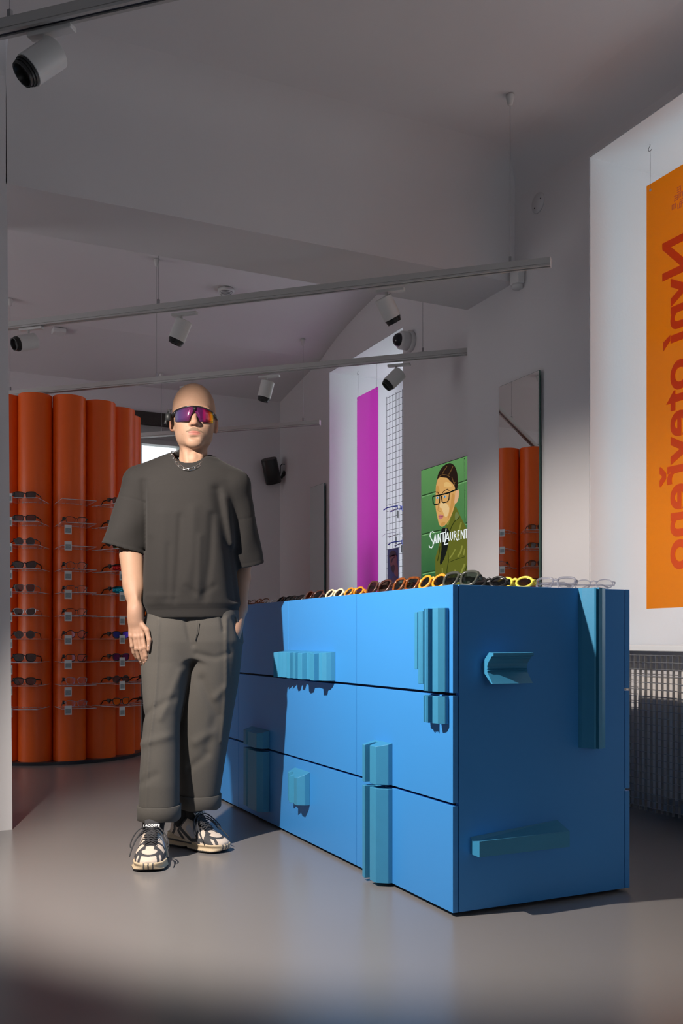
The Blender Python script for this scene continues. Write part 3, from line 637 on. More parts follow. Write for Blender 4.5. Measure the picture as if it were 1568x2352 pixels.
sp_('face_light', [(450, 900), (540, 920), (600, 980), (590, 1100), (540, 1180), (500, 1100), (480, 1010), (430, 1000)], 'skinlight', (0.72, 0.50, 0.24), 5)
sp_('face_light', [(520, 560), (620, 580), (650, 650), (560, 660), (500, 640)], 'skinmid', (0.70, 0.44, 0.16), 5)
sp_('face_shade', [(640, 760), (690, 760), (690, 900), (650, 1030), (590, 1180), (560, 1230), (610, 1040)], 'skinshade', (0.52, 0.26, 0.07), 5)
sp_('face_shade', [(372, 640), (420, 620), (440, 760), (380, 790)], 'skinshade', (0.52, 0.26, 0.07), 5)
sp_('face_shade', [(470, 1240), (540, 1240), (520, 1300), (450, 1310)], 'skinshade', (0.52, 0.26, 0.07), 5)
sp_('ear', [(705, 720), (750, 680), (770, 740), (750, 860), (715, 935), (680, 920), (690, 830)], 'ear', (0.66, 0.38, 0.20), 5)
sp_('hair', [(378, 640), (384, 560), (410, 420), (480, 310), (560, 255), (630, 245), (690, 290), (735, 410), (748, 560), (740, 680), (700, 720), (690, 640), (650, 560), (600, 505), (520, 468), (440, 470), (400, 515), (388, 580)], 'hair', (0.020, 0.011, 0.008), 6)
for path in ([(660, 300), (630, 370), (590, 440)], [(700, 570), (660, 580)], [(640, 480), (660, 540), (690, 610)], [(420, 500), (450, 455), (500, 440)], [(500, 440), (560, 450), (610, 480)], [(560, 300), (520, 360), (480, 430)]): ss_('hair_light', path, 6, 'hairlight', (0.14, 0.07, 0.022), 7)
for path in ([(480, 755), (520, 710), (570, 690), (600, 715)], [(372, 740), (400, 735), (420, 765)]): ss_('eyebrow', path, 7, 'brow', (0.07, 0.03, 0.012), 6)
for cx, cy in ((398, 832), (522, 812)):
    sp_('eye', [(cx-30, cy), (cx, cy-22), (cx+34, cy-6), (cx, cy+26)], 'eyewhite', (0.45, 0.55, 0.60), 6); sp_('iris', [(cx-12, cy-16), (cx+12, cy-16), (cx+12, cy+18), (cx-12, cy+18)], 'iris', (0.06, 0.22, 0.42), 7, 2)
sp_('lips', [(415, 1120), (450, 1110), (505, 1135), (490, 1175), (450, 1200), (418, 1180)], 'lips', (0.48, 0.16, 0.16), 6); ss_('lip_line', [(415, 1148), (450, 1150), (500, 1138)], 4, 'lipline', (0.20, 0.05, 0.05), 7)
ss_('nose_shade', [(440, 860), (420, 950), (405, 1040), (425, 1065), (465, 1060)], 5, 'nose', (0.42, 0.20, 0.06), 6)
GF = (0.004, 0.008, 0.008)
for pts in ([(318, 820), (328, 930), (350, 948), (410, 940), (432, 915), (438, 790), (320, 812)], [(465, 800), (480, 905), (500, 918), (570, 898), (592, 860), (600, 745), (465, 780)]):
    ss_('glasses_rim', pts, 9, 'glasses', GF, 8)
for path in ([(315, 812), (440, 787), (600, 745)], [(600, 745), (680, 708), (735, 690)]): ss_('glasses_bar', path, 12, 'glasses', GF, 8)
# lettering SAINT LAURENT in thin condensed strokes
WT = (0.80, 0.86, 0.86)
def bl(x): return 1600-0.165*(x-380)      # baseline of the word
T = lambda x, h: (x, bl(x)-h)
strokes = [[(345, 1420), (318, 1402), (285, 1420), (272, 1475), (295, 1530), (325, 1580), (325, 1640), (300, 1680), (270, 1672), (258, 1640)],
 [T(335, -6), T(360, 150)], [T(360, 150), T(378, -2)], [T(342, 52), T(372, 48)], [T(392, 0), T(392, 145)], [T(412, 0), T(412, 150)], [T(412, 150), T(452, 0)], [T(452, 0), T(452, 145)],
 [T(440, 152), T(528, 160)], [T(497, 0), T(497, 150)], [(545, 1355), (520, 1620)], [(508, 1625), (582, 1607)], [T(535, 0), T(572, 155)], [T(572, 155), T(596, 0)], [T(545, 50), T(588, 48)],
 [T(618, 150), T(618, 40), T(632, 8), T(650, 40), T(655, 150)], [T(680, 0), T(680, 150)], [T(680, 150), T(708, 140), T(712, 100), T(682, 80)], [T(690, 80), T(725, 0), (745, 1555)], [T(745, 0), T(745, 150)], [T(745, 150), T(775, 150)], [T(745, 78), T(768, 78)], [T(745, 2), T(778, 2)],
 [T(798, 0), T(798, 150)], [T(798, 150), T(850, 0)], [T(850, 0), T(850, 150)], [T(848, 150), T(910, 148)], [T(885, 0), T(885, 148)]]
for s_ in strokes: ss_('lettering', s_, 7.5, 'lettering', WT, 10)
# small portrait card on the wire grid
conv3 = lambda a, b, X: atX(860+a/10.222, 1120+b/10.222, X)
q0 = atX(889.5, 1262, XG-0.012); cy1 = atX(914.6, 1256, XG-0.012).y
cd = empty('portrait_card', (XG-0.012, q0.y, 0.95)); tag(cd, 'navy portrait card hung on the wire grid in the far window', 'poster')
boxo('card', (0.0, cy1-q0.y, 0), (0.004, 0, q0.z-0.95), mat('navy_card', (0.035, 0.075, 0.20), 0.5), cd)
def cp(name, pts, n, c, layer): return poly_flat(name, XG-0.012, smooth_poly(pts, 1), mat('card_'+n, c, 0.6), cd, layer, conv3)
cp('coat', [(350, 2352), (400, 2130), (470, 2060), (560, 2160), (560, 2352)], 'coat', (0.10, 0.09, 0.13), 1)
cp('neck', [(450, 1950), (520, 1720), (555, 1900), (555, 2110), (470, 2060)], 'skin', (0.26, 0.13, 0.09), 2)
cp('face', [(345, 1700), (380, 1540), (450, 1500), (510, 1560), (525, 1720), (490, 1900), (440, 2010), (400, 1930), (370, 1830)], 'skin', (0.26, 0.13, 0.09), 3)
cp('hair', [(330, 1620), (370, 1500), (440, 1470), (500, 1520), (515, 1580), (480, 1590), (430, 1600), (400, 1540), (350, 1650)], 'hair', (0.05, 0.035, 0.03), 4)
cp('beard', [(380, 1860), (440, 1800), (480, 1840), (470, 1940), (440, 2020), (400, 1950)], 'hair', (0.05, 0.035, 0.03), 4)
cp('glasses', [(370, 1740), (410, 1660), (470, 1610), (480, 1630), (430, 1690), (400, 1780)], 'hair', (0.05, 0.035, 0.03), 5)
# ------------------------------------------------------------------ eyewear
def outline(kind, w, h, n=28):
    pts = []
    for k in range(n):
        a = 2*math.pi*k/n; c, s = math.cos(a), math.sin(a)
        e = {'round': 2.0, 'rect': 4.2, 'square': 3.0, 'cat': 2.6, 'wayfarer': 3.0, 'oval': 2.0, 'sport': 3.2}[kind]
        x = math.copysign(abs(c)**(2/e), c)*w/2; z = math.copysign(abs(s)**(2/e), s)*h/2
        if kind in ('cat', 'wayfarer'): z += (0.16 if kind == 'cat' else 0.06)*x*(1 if z > 0 else 0.3)      # lifted outer corner
        if kind in ('wayfarer', 'square', 'cat', 'sport'): x *= 1+0.14*z/(h/2)                                # narrower below
        pts.append((x, z))
    return pts
LENS = {}
def lens_mat(n):
    if n in LENS: return LENS[n]
    T = {'black': ((0.05, 0.045, 0.045), .16), 'brown': ((0.16, 0.08, 0.05), .14), 'clear': ((0.93, 0.93, 0.93), .12), 'grey': ((0.22, 0.22, 0.22), .14), 'green': ((0.12, 0.16, 0.12), .14)}
    if n in T: m = see_through('lens_'+n, T[n][0], T[n][1], 0.02)
    else:
        c = {'red': (0.75, 0.03, 0.03), 'cyan': (0.02, 0.42, 0.62), 'violet': (0.12, 0.06, 0.62), 'orange': (0.90, 0.16, 0.01), 'silver': (0.45, 0.47, 0.46), 'blue': (0.03, 0.08, 0.35), 'purple': (0.16, 0.02, 0.10)}[n]
        m = mat('lens_'+n, c, 0.10, metal=0.75, noise=0.55, nscale=45)
    LENS[n] = m; return m
FRAME = {'black': mat('frame_black', (0.012, 0.012, 0.013), 0.3), 'gunmetal': mat('frame_gunmetal', (0.10, 0.10, 0.11), 0.3, metal=0.7), 'tortoise': mat('frame_tortoise', (0.20, 0.055, 0.012), 0.22, noise=0.9, nscale=60), 'amber': mat('frame_amber', (0.72, 0.26, 0.02), 0.2, noise=0.3, nscale=50), 'darkbrown': mat('frame_dark_brown', (0.07, 0.025, 0.02), 0.22, noise=0.6, nscale=50), 'cream': mat('frame_cream', (0.80, 0.68, 0.45), 0.25), 'yellow': mat('frame_yellow', (0.72, 0.64, 0.10), 0.25), 'clear': see_through('frame_clear', (0.86, 0.87, 0.92), 0.16, 0.05, (0.75, 0.77, 0.88), 0.25), 'silver': mat('frame_silver', (0.7, 0.7, 0.72), 0.2, metal=1.0), 'gold': mat('frame_gold', (0.6, 0.36, 0.12), 0.25, metal=1.0), 'smoke': mat('frame_smoke', (0.06, 0.065, 0.055), 0.2), 'blue': mat('frame_blue', (0.05, 0.08, 0.55), 0.25), 'grey': mat('frame_grey', (0.28, 0.27, 0.26), 0.3), 'orange': mat('frame_orange', (0.80, 0.32, 0.03), 0.25)}
def eyewear(label, kind, frame, lens, loc, face, group, w=0.052, h=0.040, bridge=0.018, rim=0.0026, folded=False, lean=0.0, security=True, yaw=0.0, thing='sunglasses', roll=0.0, clip=0):
    """a pair of spectacles: front faces along the horizontal direction `face`; its lowest points rest at loc"""
    f = Vector((face[0], face[1], 0)).normalized()
    root = empty('eyewear' if False else ('sunglasses' if thing == 'sunglasses' else 'spectacles'), loc, math.atan2(f.y, f.x)+math.pi/2+yaw)
    tag(root, label, thing, group)
    # local: x across, -y the way the front faces, z up
    fm = FRAME[frame]; h2 = h/2; tilt = Matrix.Rotation(-lean, 3, 'X')
    def T(v): return tilt @ Vector(v)
    def curve_y(x): return 0.9*x*x
    lm = lens_mat(lens); shield = kind == 'shield'
    if shield:
        W_, H_ = 0.138, 0.052; nx = 14; vs = []; fs = []
        for i in range(nx+1):
            x = -W_/2+W_*i/nx; t = abs(x)/(W_/2)
            top = H_-0.010*t**3; bot = 0.004+0.010*t**3+(0.016*max(0, 1-abs(x)/0.016))
            for z in (bot, (bot+top)/2, top): vs.append(T((x, curve_y(x)*2.2-0.004*math.sin(math.pi*(z-bot)/(top-bot)), z)))
        for i in range(nx):
            for j in range(2): fs.append((i*3+j, (i+1)*3+j, (i+1)*3+j+1, i*3+j+1))
        o = mk('lens', vs, fs, lm, root, True); sm = o.modifiers.new('thick', 'SOLIDIFY'); sm.thickness = 0.0016
        b = MB(); b.tube([vs[i*3+2] for i in range(nx+1)], rim*1.1, 6); b.build('frame', fm, root, True)
        hx, hz, hyy = W_/2, H_-0.012, curve_y(W_/2)*2.2
    else:
        ctr = bridge/2+w/2
        fb = MB()
        for sgn in (-1, 1):
            pts = outline(kind, w, h)
            ring = [T((sgn*(ctr+x), curve_y(ctr+x), h2+rim+z)) for x, z in pts]
            fb.tube(ring, rim, 6, closed=True)
        up = h2+rim+h*0.22
        fb.tube([T((-bridge/2-0.002, curve_y(bridge/2), up)), T((0, -0.001, up+0.004)), T((bridge/2+0.002, curve_y(bridge/2), up))], rim*1.05, 6)
        for sgn in (-1, 1): fb.tube([T((sgn*(ctr+w*0.46), curve_y(ctr+w*.46), h2+h*0.30)), T((sgn*(ctr+w/2+0.006), curve_y(ctr+w/2)+0.003, h2+h*0.30))], rim*1.3, 6)
        fb.build('frame', fm, root, True)
        for sgn in (-1, 1):
            pts = outline(kind, w-0.001, h-0.001)
            vs = [T((sgn*ctr, curve_y(ctr), h2+rim))]+[T((sgn*(ctr+x), curve_y(ctr+x), h2+rim+z)) for x, z in pts]
            n = len(pts); mk('lens', vs, [(0, i+1, (i+1) % n+1) if sgn > 0 else (0, (i+1) % n+1, i+1) for i in range(n)], lm, root, True)
        hx, hz, hyy = ctr+w/2+0.006, h2+h*0.30, curve_y(ctr+w/2)+0.003
    L = 0.125
    for sgn in (-1, 1):
        if folded:
            off = 0.010 if sgn < 0 else 0.016
            path = [(sgn*hx, hyy, hz), (sgn*hx*0.95, hyy+off, hz), (-sgn*hx*0.35, off+0.004, hz-0.002), (-sgn*hx*0.72, off+0.004, hz-0.018)]
        else:
            path = [(sgn*hx, hyy, hz), (sgn*(hx+0.002), hyy+L*0.4, hz-0.003), (sgn*(hx+0.001), hyy+L*0.72, hz-0.008), (sgn*(hx-0.004), hyy+L, rim*0.9)]
        pp = [T(p) if folded else Vector(p) for p in path]
        b = MB(); b.tube(pp, [rim*1.15, rim, rim, rim*1.1], 6, flat=1.5); b.build('temple', fm, root, True)
    if security:
        s_ = -1
        b = MB(); b.box((s_*(hx+0.004)-0.006, hyy+0.012, hz-0.014), (s_*(hx+0.004)+0.006, hyy+0.040, hz+0.010)); b.tube([(s_*(hx+0.004), hyy+0.02, hz-0.004), (s_*(hx+0.014), hyy+0.012, hz-0.010), (s_*(hx+0.020), hyy+0.005, hz-0.022)], 0.0035, 6)
        bevel(b.build('security_tag', M_BLACK, root), 0.002, 1)
    return root
# ---- round display of orange tubes
DC = Vector((1.044, 7.15, 0)); NT = 14; RC = 0.50; TR = 0.1105; DZ = 2.505; PL = 0.022
col = empty('orange_display_column', DC); tag(col, 'round display column of tall orange tubes with clear eyewear shelves', 'display column')
b = MB(); b.lathe([(0.632, 0.0), (0.632, PL)], 96); autosmooth(b.build('base_disc', mat('dark_base_disc', (0.02, 0.022, 0.03), 0.35), col), 40)
b = MB(); b.lathe([(0.40, PL), (0.40, DZ-0.05)], 48); autosmooth(b.build('core', M_ORANGE_IN, col), 40)
tb = None
for k in range(NT):
    a = math.radians(-88+k*360/NT)
    if tb is None:
        b = MB(); b.lathe([(TR, PL), (TR, DZ-0.001), (TR-0.001, DZ)], 48); tb = autosmooth(b.build('tube', M_ORANGE, col), 40); o = tb
    else: o = tb.copy(); COL.objects.link(o); o.parent = col
    o.location = (RC*math.cos(a), RC*math.sin(a), 0)
b = MB()
ROWZ = [1.765-0.1525*i for i in range(10)]
shp = tgp = None
def shelf_frame(k):
    a = math.radians(-88+k*360/NT); return a
def add_shelf(k, r, withtag=True):
    global shp, tgp
    a = shelf_frame(k)
    if shp is None:
        # plan outline in local coords: +x outward from the column axis
        out = []
        for q in np.linspace(-1.15, 1.15, 9): out.append((RC+TR*math.cos(q)+0.001, TR*math.sin(q)))
        plan = [(RC+0.085, -0.105)]+out+[(RC+0.085, 0.105), (0.80, 0.125), (0.828, 0.105), (0.828, -0.105), (0.80, -0.125)]
        plan = [(0.828, -0.112), (RC+0.05, -0.108)]+out+[(RC+0.05, 0.108), (0.828, 0.112)]
        n = len(plan); t = 0.004
        v = [(x, y, -t) for x, y in plan]+[(x, y, 0) for x, y in plan]
        f = [(i, (i+1) % n, n+(i+1) % n, n+i) for i in range(n)]+[tuple(range(n-1, -1, -1)), tuple(range(n, 2*n))]
        shp = mk('shelf', v, f, None, col, mats=[M_ACRYL, M_ACRYLEDGE], fmi=[1]*n+[0, 0]); o = shp
    else: o = shp.copy(); COL.objects.link(o); o.parent = col
    o.location = (0, 0, ROWZ[r]); o.rotation_euler = (0, 0, a)
    if withtag:
        if tgp is None:
            b = MB(); b.box((0.829, -0.095, -0.056), (0.833, -0.050, 0.004), 0); b.box((0.8325, -0.090, -0.047), (0.8335, -0.055, -0.016), 1)
            tgp = b.build('price_tag', [M_TAG, M_TAGSCREEN], o); t_ = tgp
        else: t_ = tgp.copy(); COL.objects.link(t_); t_.parent = o
        t_.rotation_euler = (0, random.uniform(-0.03, 0.03), 0)
    return o
for k in (-2, -1, 0, 1, 2, 3):
    for r in range(10): add_shelf(k, r, withtag=not (k == 0 and r == 0) and not (k == 1 and r < 2))
def slot(k, r, side=0.0, out=0.71):
    a = shelf_frame(k); d = Vector((math.cos(a), math.sin(a), 0)); t = Vector((-d.y, d.x, 0))
    p = DC+d*out+t*side; p.z = ROWZ[r]+0.0004; return p, d
G1 = 'eyewear on the orange display column'
rows = ['top', 'second', 'third', 'fourth', 'fifth', 'sixth', 'seventh', 'eighth', 'ninth', 'lowest']
def cp_(k, r, desc, kind, frame, lens, colname, thing='sunglasses', **kw):
    kw['w'] = kw.get('w', .052)*1.12; kw['h'] = kw.get('h', .04)*1.12; p, d = slot(k, r, kw.pop('side', 0.0), 0.735); eyewear('%s, %s shelf of the orange display\'s %s row' % (desc, rows[r], colname), kind, frame, lens, p, (d.x, d.y), G1, thing=thing, **kw)
c1 = 'left'
for r, (de, ki, fr, le, w_, h_) in enumerate([('black square sunglasses', 'wayfarer', 'black', 'black', .054, .042), ('black wayfarer sunglasses', 'wayfarer', 'black', 'brown', .054, .042), ('thin metal round sunglasses', 'round', 'gunmetal', 'black', .050, .046), ('black oval sunglasses', 'cat', 'black', 'black', .056, .042), ('grey framed round sunglasses', 'square', 'grey', 'brown', .050, .046), ('silver rimmed cat-eye sunglasses', 'cat', 'silver', 'black', .054, .040), ('rimless round sunglasses', 'oval', 'gunmetal', 'black', .050, .044), ('bold black square sunglasses', 'square', 'black', 'black', .054, .044), ('black half rim sunglasses', 'square', 'black', 'brown', .054, .040)]):
    cp_(-1, r, de, ki, fr, le, c1, w=w_, h=h_, rim=0.003 if fr == 'black' else 0.0018)
c2 = 'middle'
for r, de, ki, fr, le in [(1, 'black rectangular spectacles', 'wayfarer', 'black', 'clear'), (3, 'round gunmetal spectacles', 'round', 'gunmetal', 'clear'), (4, 'half rim black spectacles', 'rect', 'gunmetal', 'clear'), (5, 'black rectangular sports spectacles', 'rect', 'black', 'clear'), (6, 'round black spectacles', 'round', 'black', 'clear'), (7, 'square black spectacles', 'rect', 'black', 'clear'), (8, 'transparent framed spectacles', 'wayfarer', 'clear', 'clear'), (9, 'transparent square spectacles', 'wayfarer', 'clear', 'clear')]:
    cp_(0, r, de, ki, fr, le, c2, thing='spectacles', w=.052, h=.040 if ki != 'round' else .046, rim=0.0022)
c3 = 'third'
for r, de, ki, fr, le in [(0, 'dark sunglasses', 'sport', 'black', 'grey'), (1, 'black sports sunglasses', 'sport', 'black', 'black'), (2, 'dark sports sunglasses', 'sport', 'black', 'brown'), (3, 'red lens shield sunglasses', 'shield', 'black', 'red'), (4, 'cyan lens shield sunglasses', 'shield', 'black', 'cyan'), (6, 'violet mirror lens sunglasses', 'wayfarer', 'black', 'violet'), (7, 'purple lens sunglasses', 'wayfarer', 'black', 'purple'), (8, 'round brown lens sunglasses', 'round', 'black', 'brown'), (9, 'orange mirror lens sunglasses', 'wayfarer', 'black', 'orange')]:
    cp_(1, r, de, ki, fr, le, c3, w=.054, h=.042, rim=0.0028)
c4 = 'fourth'
for r, de, ki, fr, le in [(2, 'clear shield spectacles', 'shield', 'clear', 'clear'), (3, 'silver shield sunglasses', 'shield', 'black', 'silver'), (4, 'dark red shield sunglasses', 'shield', 'black', 'red'), (5, 'orange shield sunglasses', 'shield', 'black', 'orange'), (8, 'dark sports sunglasses', 'sport', 'black', 'black'), (9, 'black sports sunglasses', 'sport', 'black', 'brown')]:
    cp_(2, r, de, ki, fr, le, c4, w=.054, h=.040, rim=0.0028)
# ---- eyewear lying on the counter, folded and leaning back
G2 = 'eyewear laid out on the counter top'
ZE = ZT+0.0012
def cpair(u, X, desc, kind, frame, lens, face, **kw):
    q = atX(u, 1340, X); q.z = ZE; eyewear(desc, kind, frame, lens, q, face, G2, folded=True, security=False, **kw)
FX = (-1.0, -0.12)
cpair(566, 1.60, 'tiny dark brown spectacles on the counter next to the man\'s arm', 'round', 'darkbrown', 'clear', FX, lean=.7, thing='spectacles', rim=.002)
cpair(592, 1.60, 'brown tortoise spectacles on the far shaded end of the counter', 'square', 'tortoise', 'clear', FX, lean=.75, thing='spectacles', rim=.0025)
cpair(612, 1.60, 'thin silver spectacles lying low on the counter', 'oval', 'silver', 'clear', FX, lean=1.0, thing='spectacles', rim=.002)
cpair(645, 1.60, 'black oval sunglasses at the edge of the man\'s shadow on the counter', 'oval', 'black', 'black', FX, lean=.8, rim=.003)
cpair(672, 1.60, 'silver edged dark sunglasses between two black pairs on the counter', 'cat', 'gunmetal', 'brown', FX, lean=.8, rim=.0025)
cpair(712, 1.60, 'black cat-eye sunglasses in front of the narrow far mirror', 'cat', 'darkbrown', 'black', FX, lean=.6, w=.056, h=.046, rim=.003)
cpair(760, 1.60, 'cream oval sunglasses on the counter', 'oval', 'cream', 'black', FX, lean=.62, h=.040, rim=.0042)
cpair(805, 1.60, 'amber oval sunglasses over the counter seam', 'oval', 'amber', 'grey', FX, lean=.62, h=.038, rim=.004)
cpair(860, 1.60, 'dark brown oversized sunglasses below the magenta panel', 'cat', 'darkbrown', 'brown', FX, lean=.5, w=.060, h=.052, rim=.0045)
cpair(922, 1.60, 'tortoise rounded sunglasses below the portrait card', 'square', 'tortoise', 'green', FX, lean=.5, w=.060, h=.050, rim=.0048)
cpair(984, 1.60, 'bright orange oval sunglasses below the screen', 'oval', 'orange', 'black', FX, lean=.5, w=.060, h=.048, rim=.0048)
cpair(1048, 1.61, 'smoky green transparent sunglasses at the counter corner', 'square', 'smoke', 'green', (-1, -0.25), lean=.5, w=.062, h=.050, rim=.0048)
cpair(1116, 1.74, 'black oval sunglasses behind the counter corner', 'oval', 'black', 'black', (-0.9, -0.45), lean=.6, w=.056, h=.040, rim=.0042)
cpair(1176, 1.84, 'yellow oval sunglasses in front of the tall mirror', 'oval', 'yellow', 'brown', (-0.9, -0.45), lean=.6, w=.055, h=.042, rim=.0046)
def opair(u, X, desc, frame, kind, face, **kw):
    q = atX(u, 1340, X); q.z = ZE; eyewear(desc, kind, frame, 'clear', q, face, G2, security=False, thing='spectacles', **kw)
opair(1272, 1.99, 'transparent thick framed spectacles on the right of the counter', 'clear', 'square', (-0.80, -0.6), folded=True, lean=.55, w=.056, h=.044, rim=.0038)
opair(1361, 2.11, 'fine clear spectacles above the tall post on the counter end', 'clear', 'oval', (-0.75, -0.66), folded=True, lean=.6, w=.054, h=.040, rim=.002)
# ---- eyewear hung on the wire grid
G3 = 'eyewear on the wire grid'
for u, v, fr, d in ((921, 1172, 'blue', 'blue spectacles on an arm of the wire grid, upper pair'), (917, 1232, 'clear', 'thin clear spectacles on an arm of the wire grid'), (931, 1252, 'blue', 'blue spectacles on an arm of the wire grid, lower pair')):
    q = atX(u, v, XG-0.05); r_ = eyewear(d, 'rect', fr, 'clear', q, (0.55, -0.83), G3, w=.050, h=.034, rim=.003 if fr == 'blue' else .0015, security=False, thing='spectacles')
    b = MB(); b.tube([(0, 0.008, 0.018), (0, 0.030, 0.016), (0, 0.10, 0.0)], 0.003, 6); b.build('peg', M_STEEL, r_, True)
    b = MB(); b.box((-0.012, 0.03, -0.06), (0.012, 0.034, 0.0)); b.build('clip_tag', M_DARKMETAL, r_)
# ------------------------------------------------------------------ implicit-surface modelling (numpy surface nets)
F32 = np.float32
def surface_nets(f, lo, hi, h, B=32):
    lo = np.array(lo, float); hi = np.array(hi, float); nb = np.ceil((hi-lo)/(h*B)).astype(int)
    bi = np.array(np.meshgrid(*[np.arange(k) for k in nb], indexing='ij')).reshape(3, -1).T
    c = lo+(bi+0.5)*B*h
    act = np.array([abs(float(f(np.array([[[p[0]]]]), np.array([[[p[1]]]]), np.array([[[p[2]]]])).ravel()[0])) < B*h*1.15 for p in c])
    NX, NY, NZ = [int(k)*B+4 for k in nb]
    keys, pos, quads = [], [], []
    for b in bi[act]:
        i0 = b*B-1
        ax = [(lo[a]+(i0[a]+np.arange(B+2))*h).astype(F32) for a in range(3)]
        X = ax[0][:, None, None]; Y = ax[1][None, :, None]; Z = ax[2][None, None, :]
        V = np.asarray(f(X, Y, Z)); V = np.broadcast_to(V, (B+2, B+2, B+2))
        S = V < 0
        if S.all() or not S.any(): continue
        C = sum(S[i:B+1+i, j:B+1+j, k:B+1+k].astype(np.int8) for i in (0, 1) for j in (0, 1) for k in (0, 1))
        ci = np.argwhere((C > 0) & (C < 8))
        acc = np.zeros((len(ci), 3)); cnt = np.zeros(len(ci))
        for a in range(3):
            o1, o2 = [q for q in range(3) if q != a]
            for s1 in (0, 1):
                for s2 in (0, 1):
                    p = ci.copy(); p[:, o1] += s1; p[:, o2] += s2; q = p.copy(); q[:, a] += 1
                    va = V[p[:, 0], p[:, 1], p[:, 2]]; vb = V[q[:, 0], q[:, 1], q[:, 2]]
                    m = (va < 0) != (vb < 0); t = np.where(m, va/np.where(m, va-vb, 1), 0)
                    pp = p.astype(float); pp[:, a] += t
                    acc += pp*m[:, None]; cnt += m
        P = acc/cnt[:, None]
        gi = ci+i0[None, :]+1
        keys.append((gi[:, 0]*NY+gi[:, 1])*NZ+gi[:, 2]); pos.append(lo+(P+i0[None, :])*h)
        g = i0+1
        for a in range(3):
            o1, o2 = [(1, 2), (2, 0), (0, 1)][a]
            sl = [slice(1, B+1)]*3; sl2 = list(sl); sl2[a] = slice(2, B+2)
            s0, s1 = S[tuple(sl)], S[tuple(sl2)]
            e = np.argwhere(s0 != s1)
            if not len(e): continue
            flip = s0[e[:, 0], e[:, 1], e[:, 2]]
            base = e+1+i0[None, :]+1
            def kk(d1, d2):
                q = base.copy(); q[:, o1] -= d1; q[:, o2] -= d2; return (q[:, 0]*NY+q[:, 1])*NZ+q[:, 2]
            Q = np.stack([kk(1, 1), kk(0, 1), kk(0, 0), kk(1, 0)], 1)
            Q[~flip] = Q[~flip][:, ::-1]; quads.append(Q)
    keys = np.concatenate(keys); pos = np.concatenate(pos); quads = np.concatenate(quads)
    uk, idx = np.unique(keys, return_index=True); Vt = pos[idx]
    fq = np.searchsorted(uk, quads.ravel()); fq = np.clip(fq, 0, len(uk)-1)
    ok = (uk[fq] == quads.ravel()).reshape(-1, 4).all(1); fq = fq.reshape(-1, 4)[ok]
    return Vt, fq
def net_obj(name, Vt, fq, m, parent, color=None, smooth_it=0):
    if smooth_it:
        n = len(Vt); e = np.concatenate([fq[:, [0, 1]], fq[:, [1, 2]], fq[:, [2, 3]], fq[:, [3, 0]]])
        for _ in range(smooth_it):
            s_ = np.zeros_like(Vt); c_ = np.zeros(n)
            for a in range(3):
                s_[:, a] = np.bincount(e[:, 0], Vt[e[:, 1], a], n)+np.bincount(e[:, 1], Vt[e[:, 0], a], n)
            c_ = np.bincount(e[:, 0], minlength=n)+np.bincount(e[:, 1], minlength=n)
            Vt = Vt*0.45+0.55*s_/np.maximum(c_, 1)[:, None]
    me = bpy.data.meshes.new(name); me.vertices.add(len(Vt)); me.vertices.foreach_set('co', Vt.astype(F32).ravel())
    me.loops.add(fq.size); me.loops.foreach_set('vertex_index', fq.astype(np.int32).ravel())
    me.polygons.add(len(fq)); me.polygons.foreach_set('loop_start', np.arange(0, fq.size, 4, dtype=np.int32))
    me.update(calc_edges=True); me.polygons.foreach_set('use_smooth', np.ones(len(fq), bool))
    me.materials.append(m)
    if color is not None:
        c = np.ones((len(Vt), 4), F32); c[:, :3] = color(Vt)
        at = me.color_attributes.new('Col', 'FLOAT_COLOR', 'POINT'); at.data.foreach_set('color', c.ravel())
    o = bpy.data.objects.new(name, me); COL.objects.link(o)
    if parent: o.parent = parent
    return o
def smin(a, b, k):
    h = np.clip(0.5+0.5*(b-a)/k, 0, 1); return b+(a-b)*h-k*h*(1-h)
def smax(a, b, k): return -smin(-a, -b, k)
def ell(x, y, z, c, r):
    px, py, pz = (x-c[0])/r[0], (y-c[1])/r[1], (z-c[2])/r[2]
    k0 = np.sqrt(px*px+py*py+pz*pz); k1 = np.sqrt((px/r[0])**2+(py/r[1])**2+(pz/r[2])**2)
    return k0*(k0-1)/np.maximum(k1, 1e-6)
def cone(x, y, z, a, b, ra, rb):
    a = np.array(a, float); b = np.array(b, float); d = b-a; L2 = float(d@d)
    t = np.clip(((x-a[0])*d[0]+(y-a[1])*d[1]+(z-a[2])*d[2])/L2, 0, 1)
    return np.sqrt((x-a[0]-t*d[0])**2+(y-a[1]-t*d[1])**2+(z-a[2]-t*d[2])**2)-(ra+(rb-ra)*t)
def loft(x, y, z, tab, n=2.3):
    """vertical loft: tab rows (z, cx, cy, a, b), z rising"""
    t = np.array(tab, float); zz = t[:, 0]
    cx, cy, a, b = [np.interp(z, zz, t[:, k]) for k in (1, 2, 3, 4)]
    q = (np.abs((x-cx)/a)**n+np.abs((y-cy)/b)**n)**(1/n)
    d = (q-1)*np.minimum(a, b)*(0.5+0.5*np.minimum(1, 1))
    return smax(smax(d, z-zz[-1], 0.02), zz[0]-z, 0.004)
def segd(x, z, pts):
    """distance in the frontal plane to a polyline"""
    best = None
    for (x0, z0), (x1, z1) in zip(pts[:-1], pts[1:]):
        dx, dz = x1-x0, z1-z0; t = np.clip(((x-x0)*dx+(z-z0)*dz)/(dx*dx+dz*dz), 0, 1)
        d = np.sqrt((x-x0-t*dx)**2+(z-z0-t*dz)**2); best = d if best is None else np.minimum(best, d)
    return best
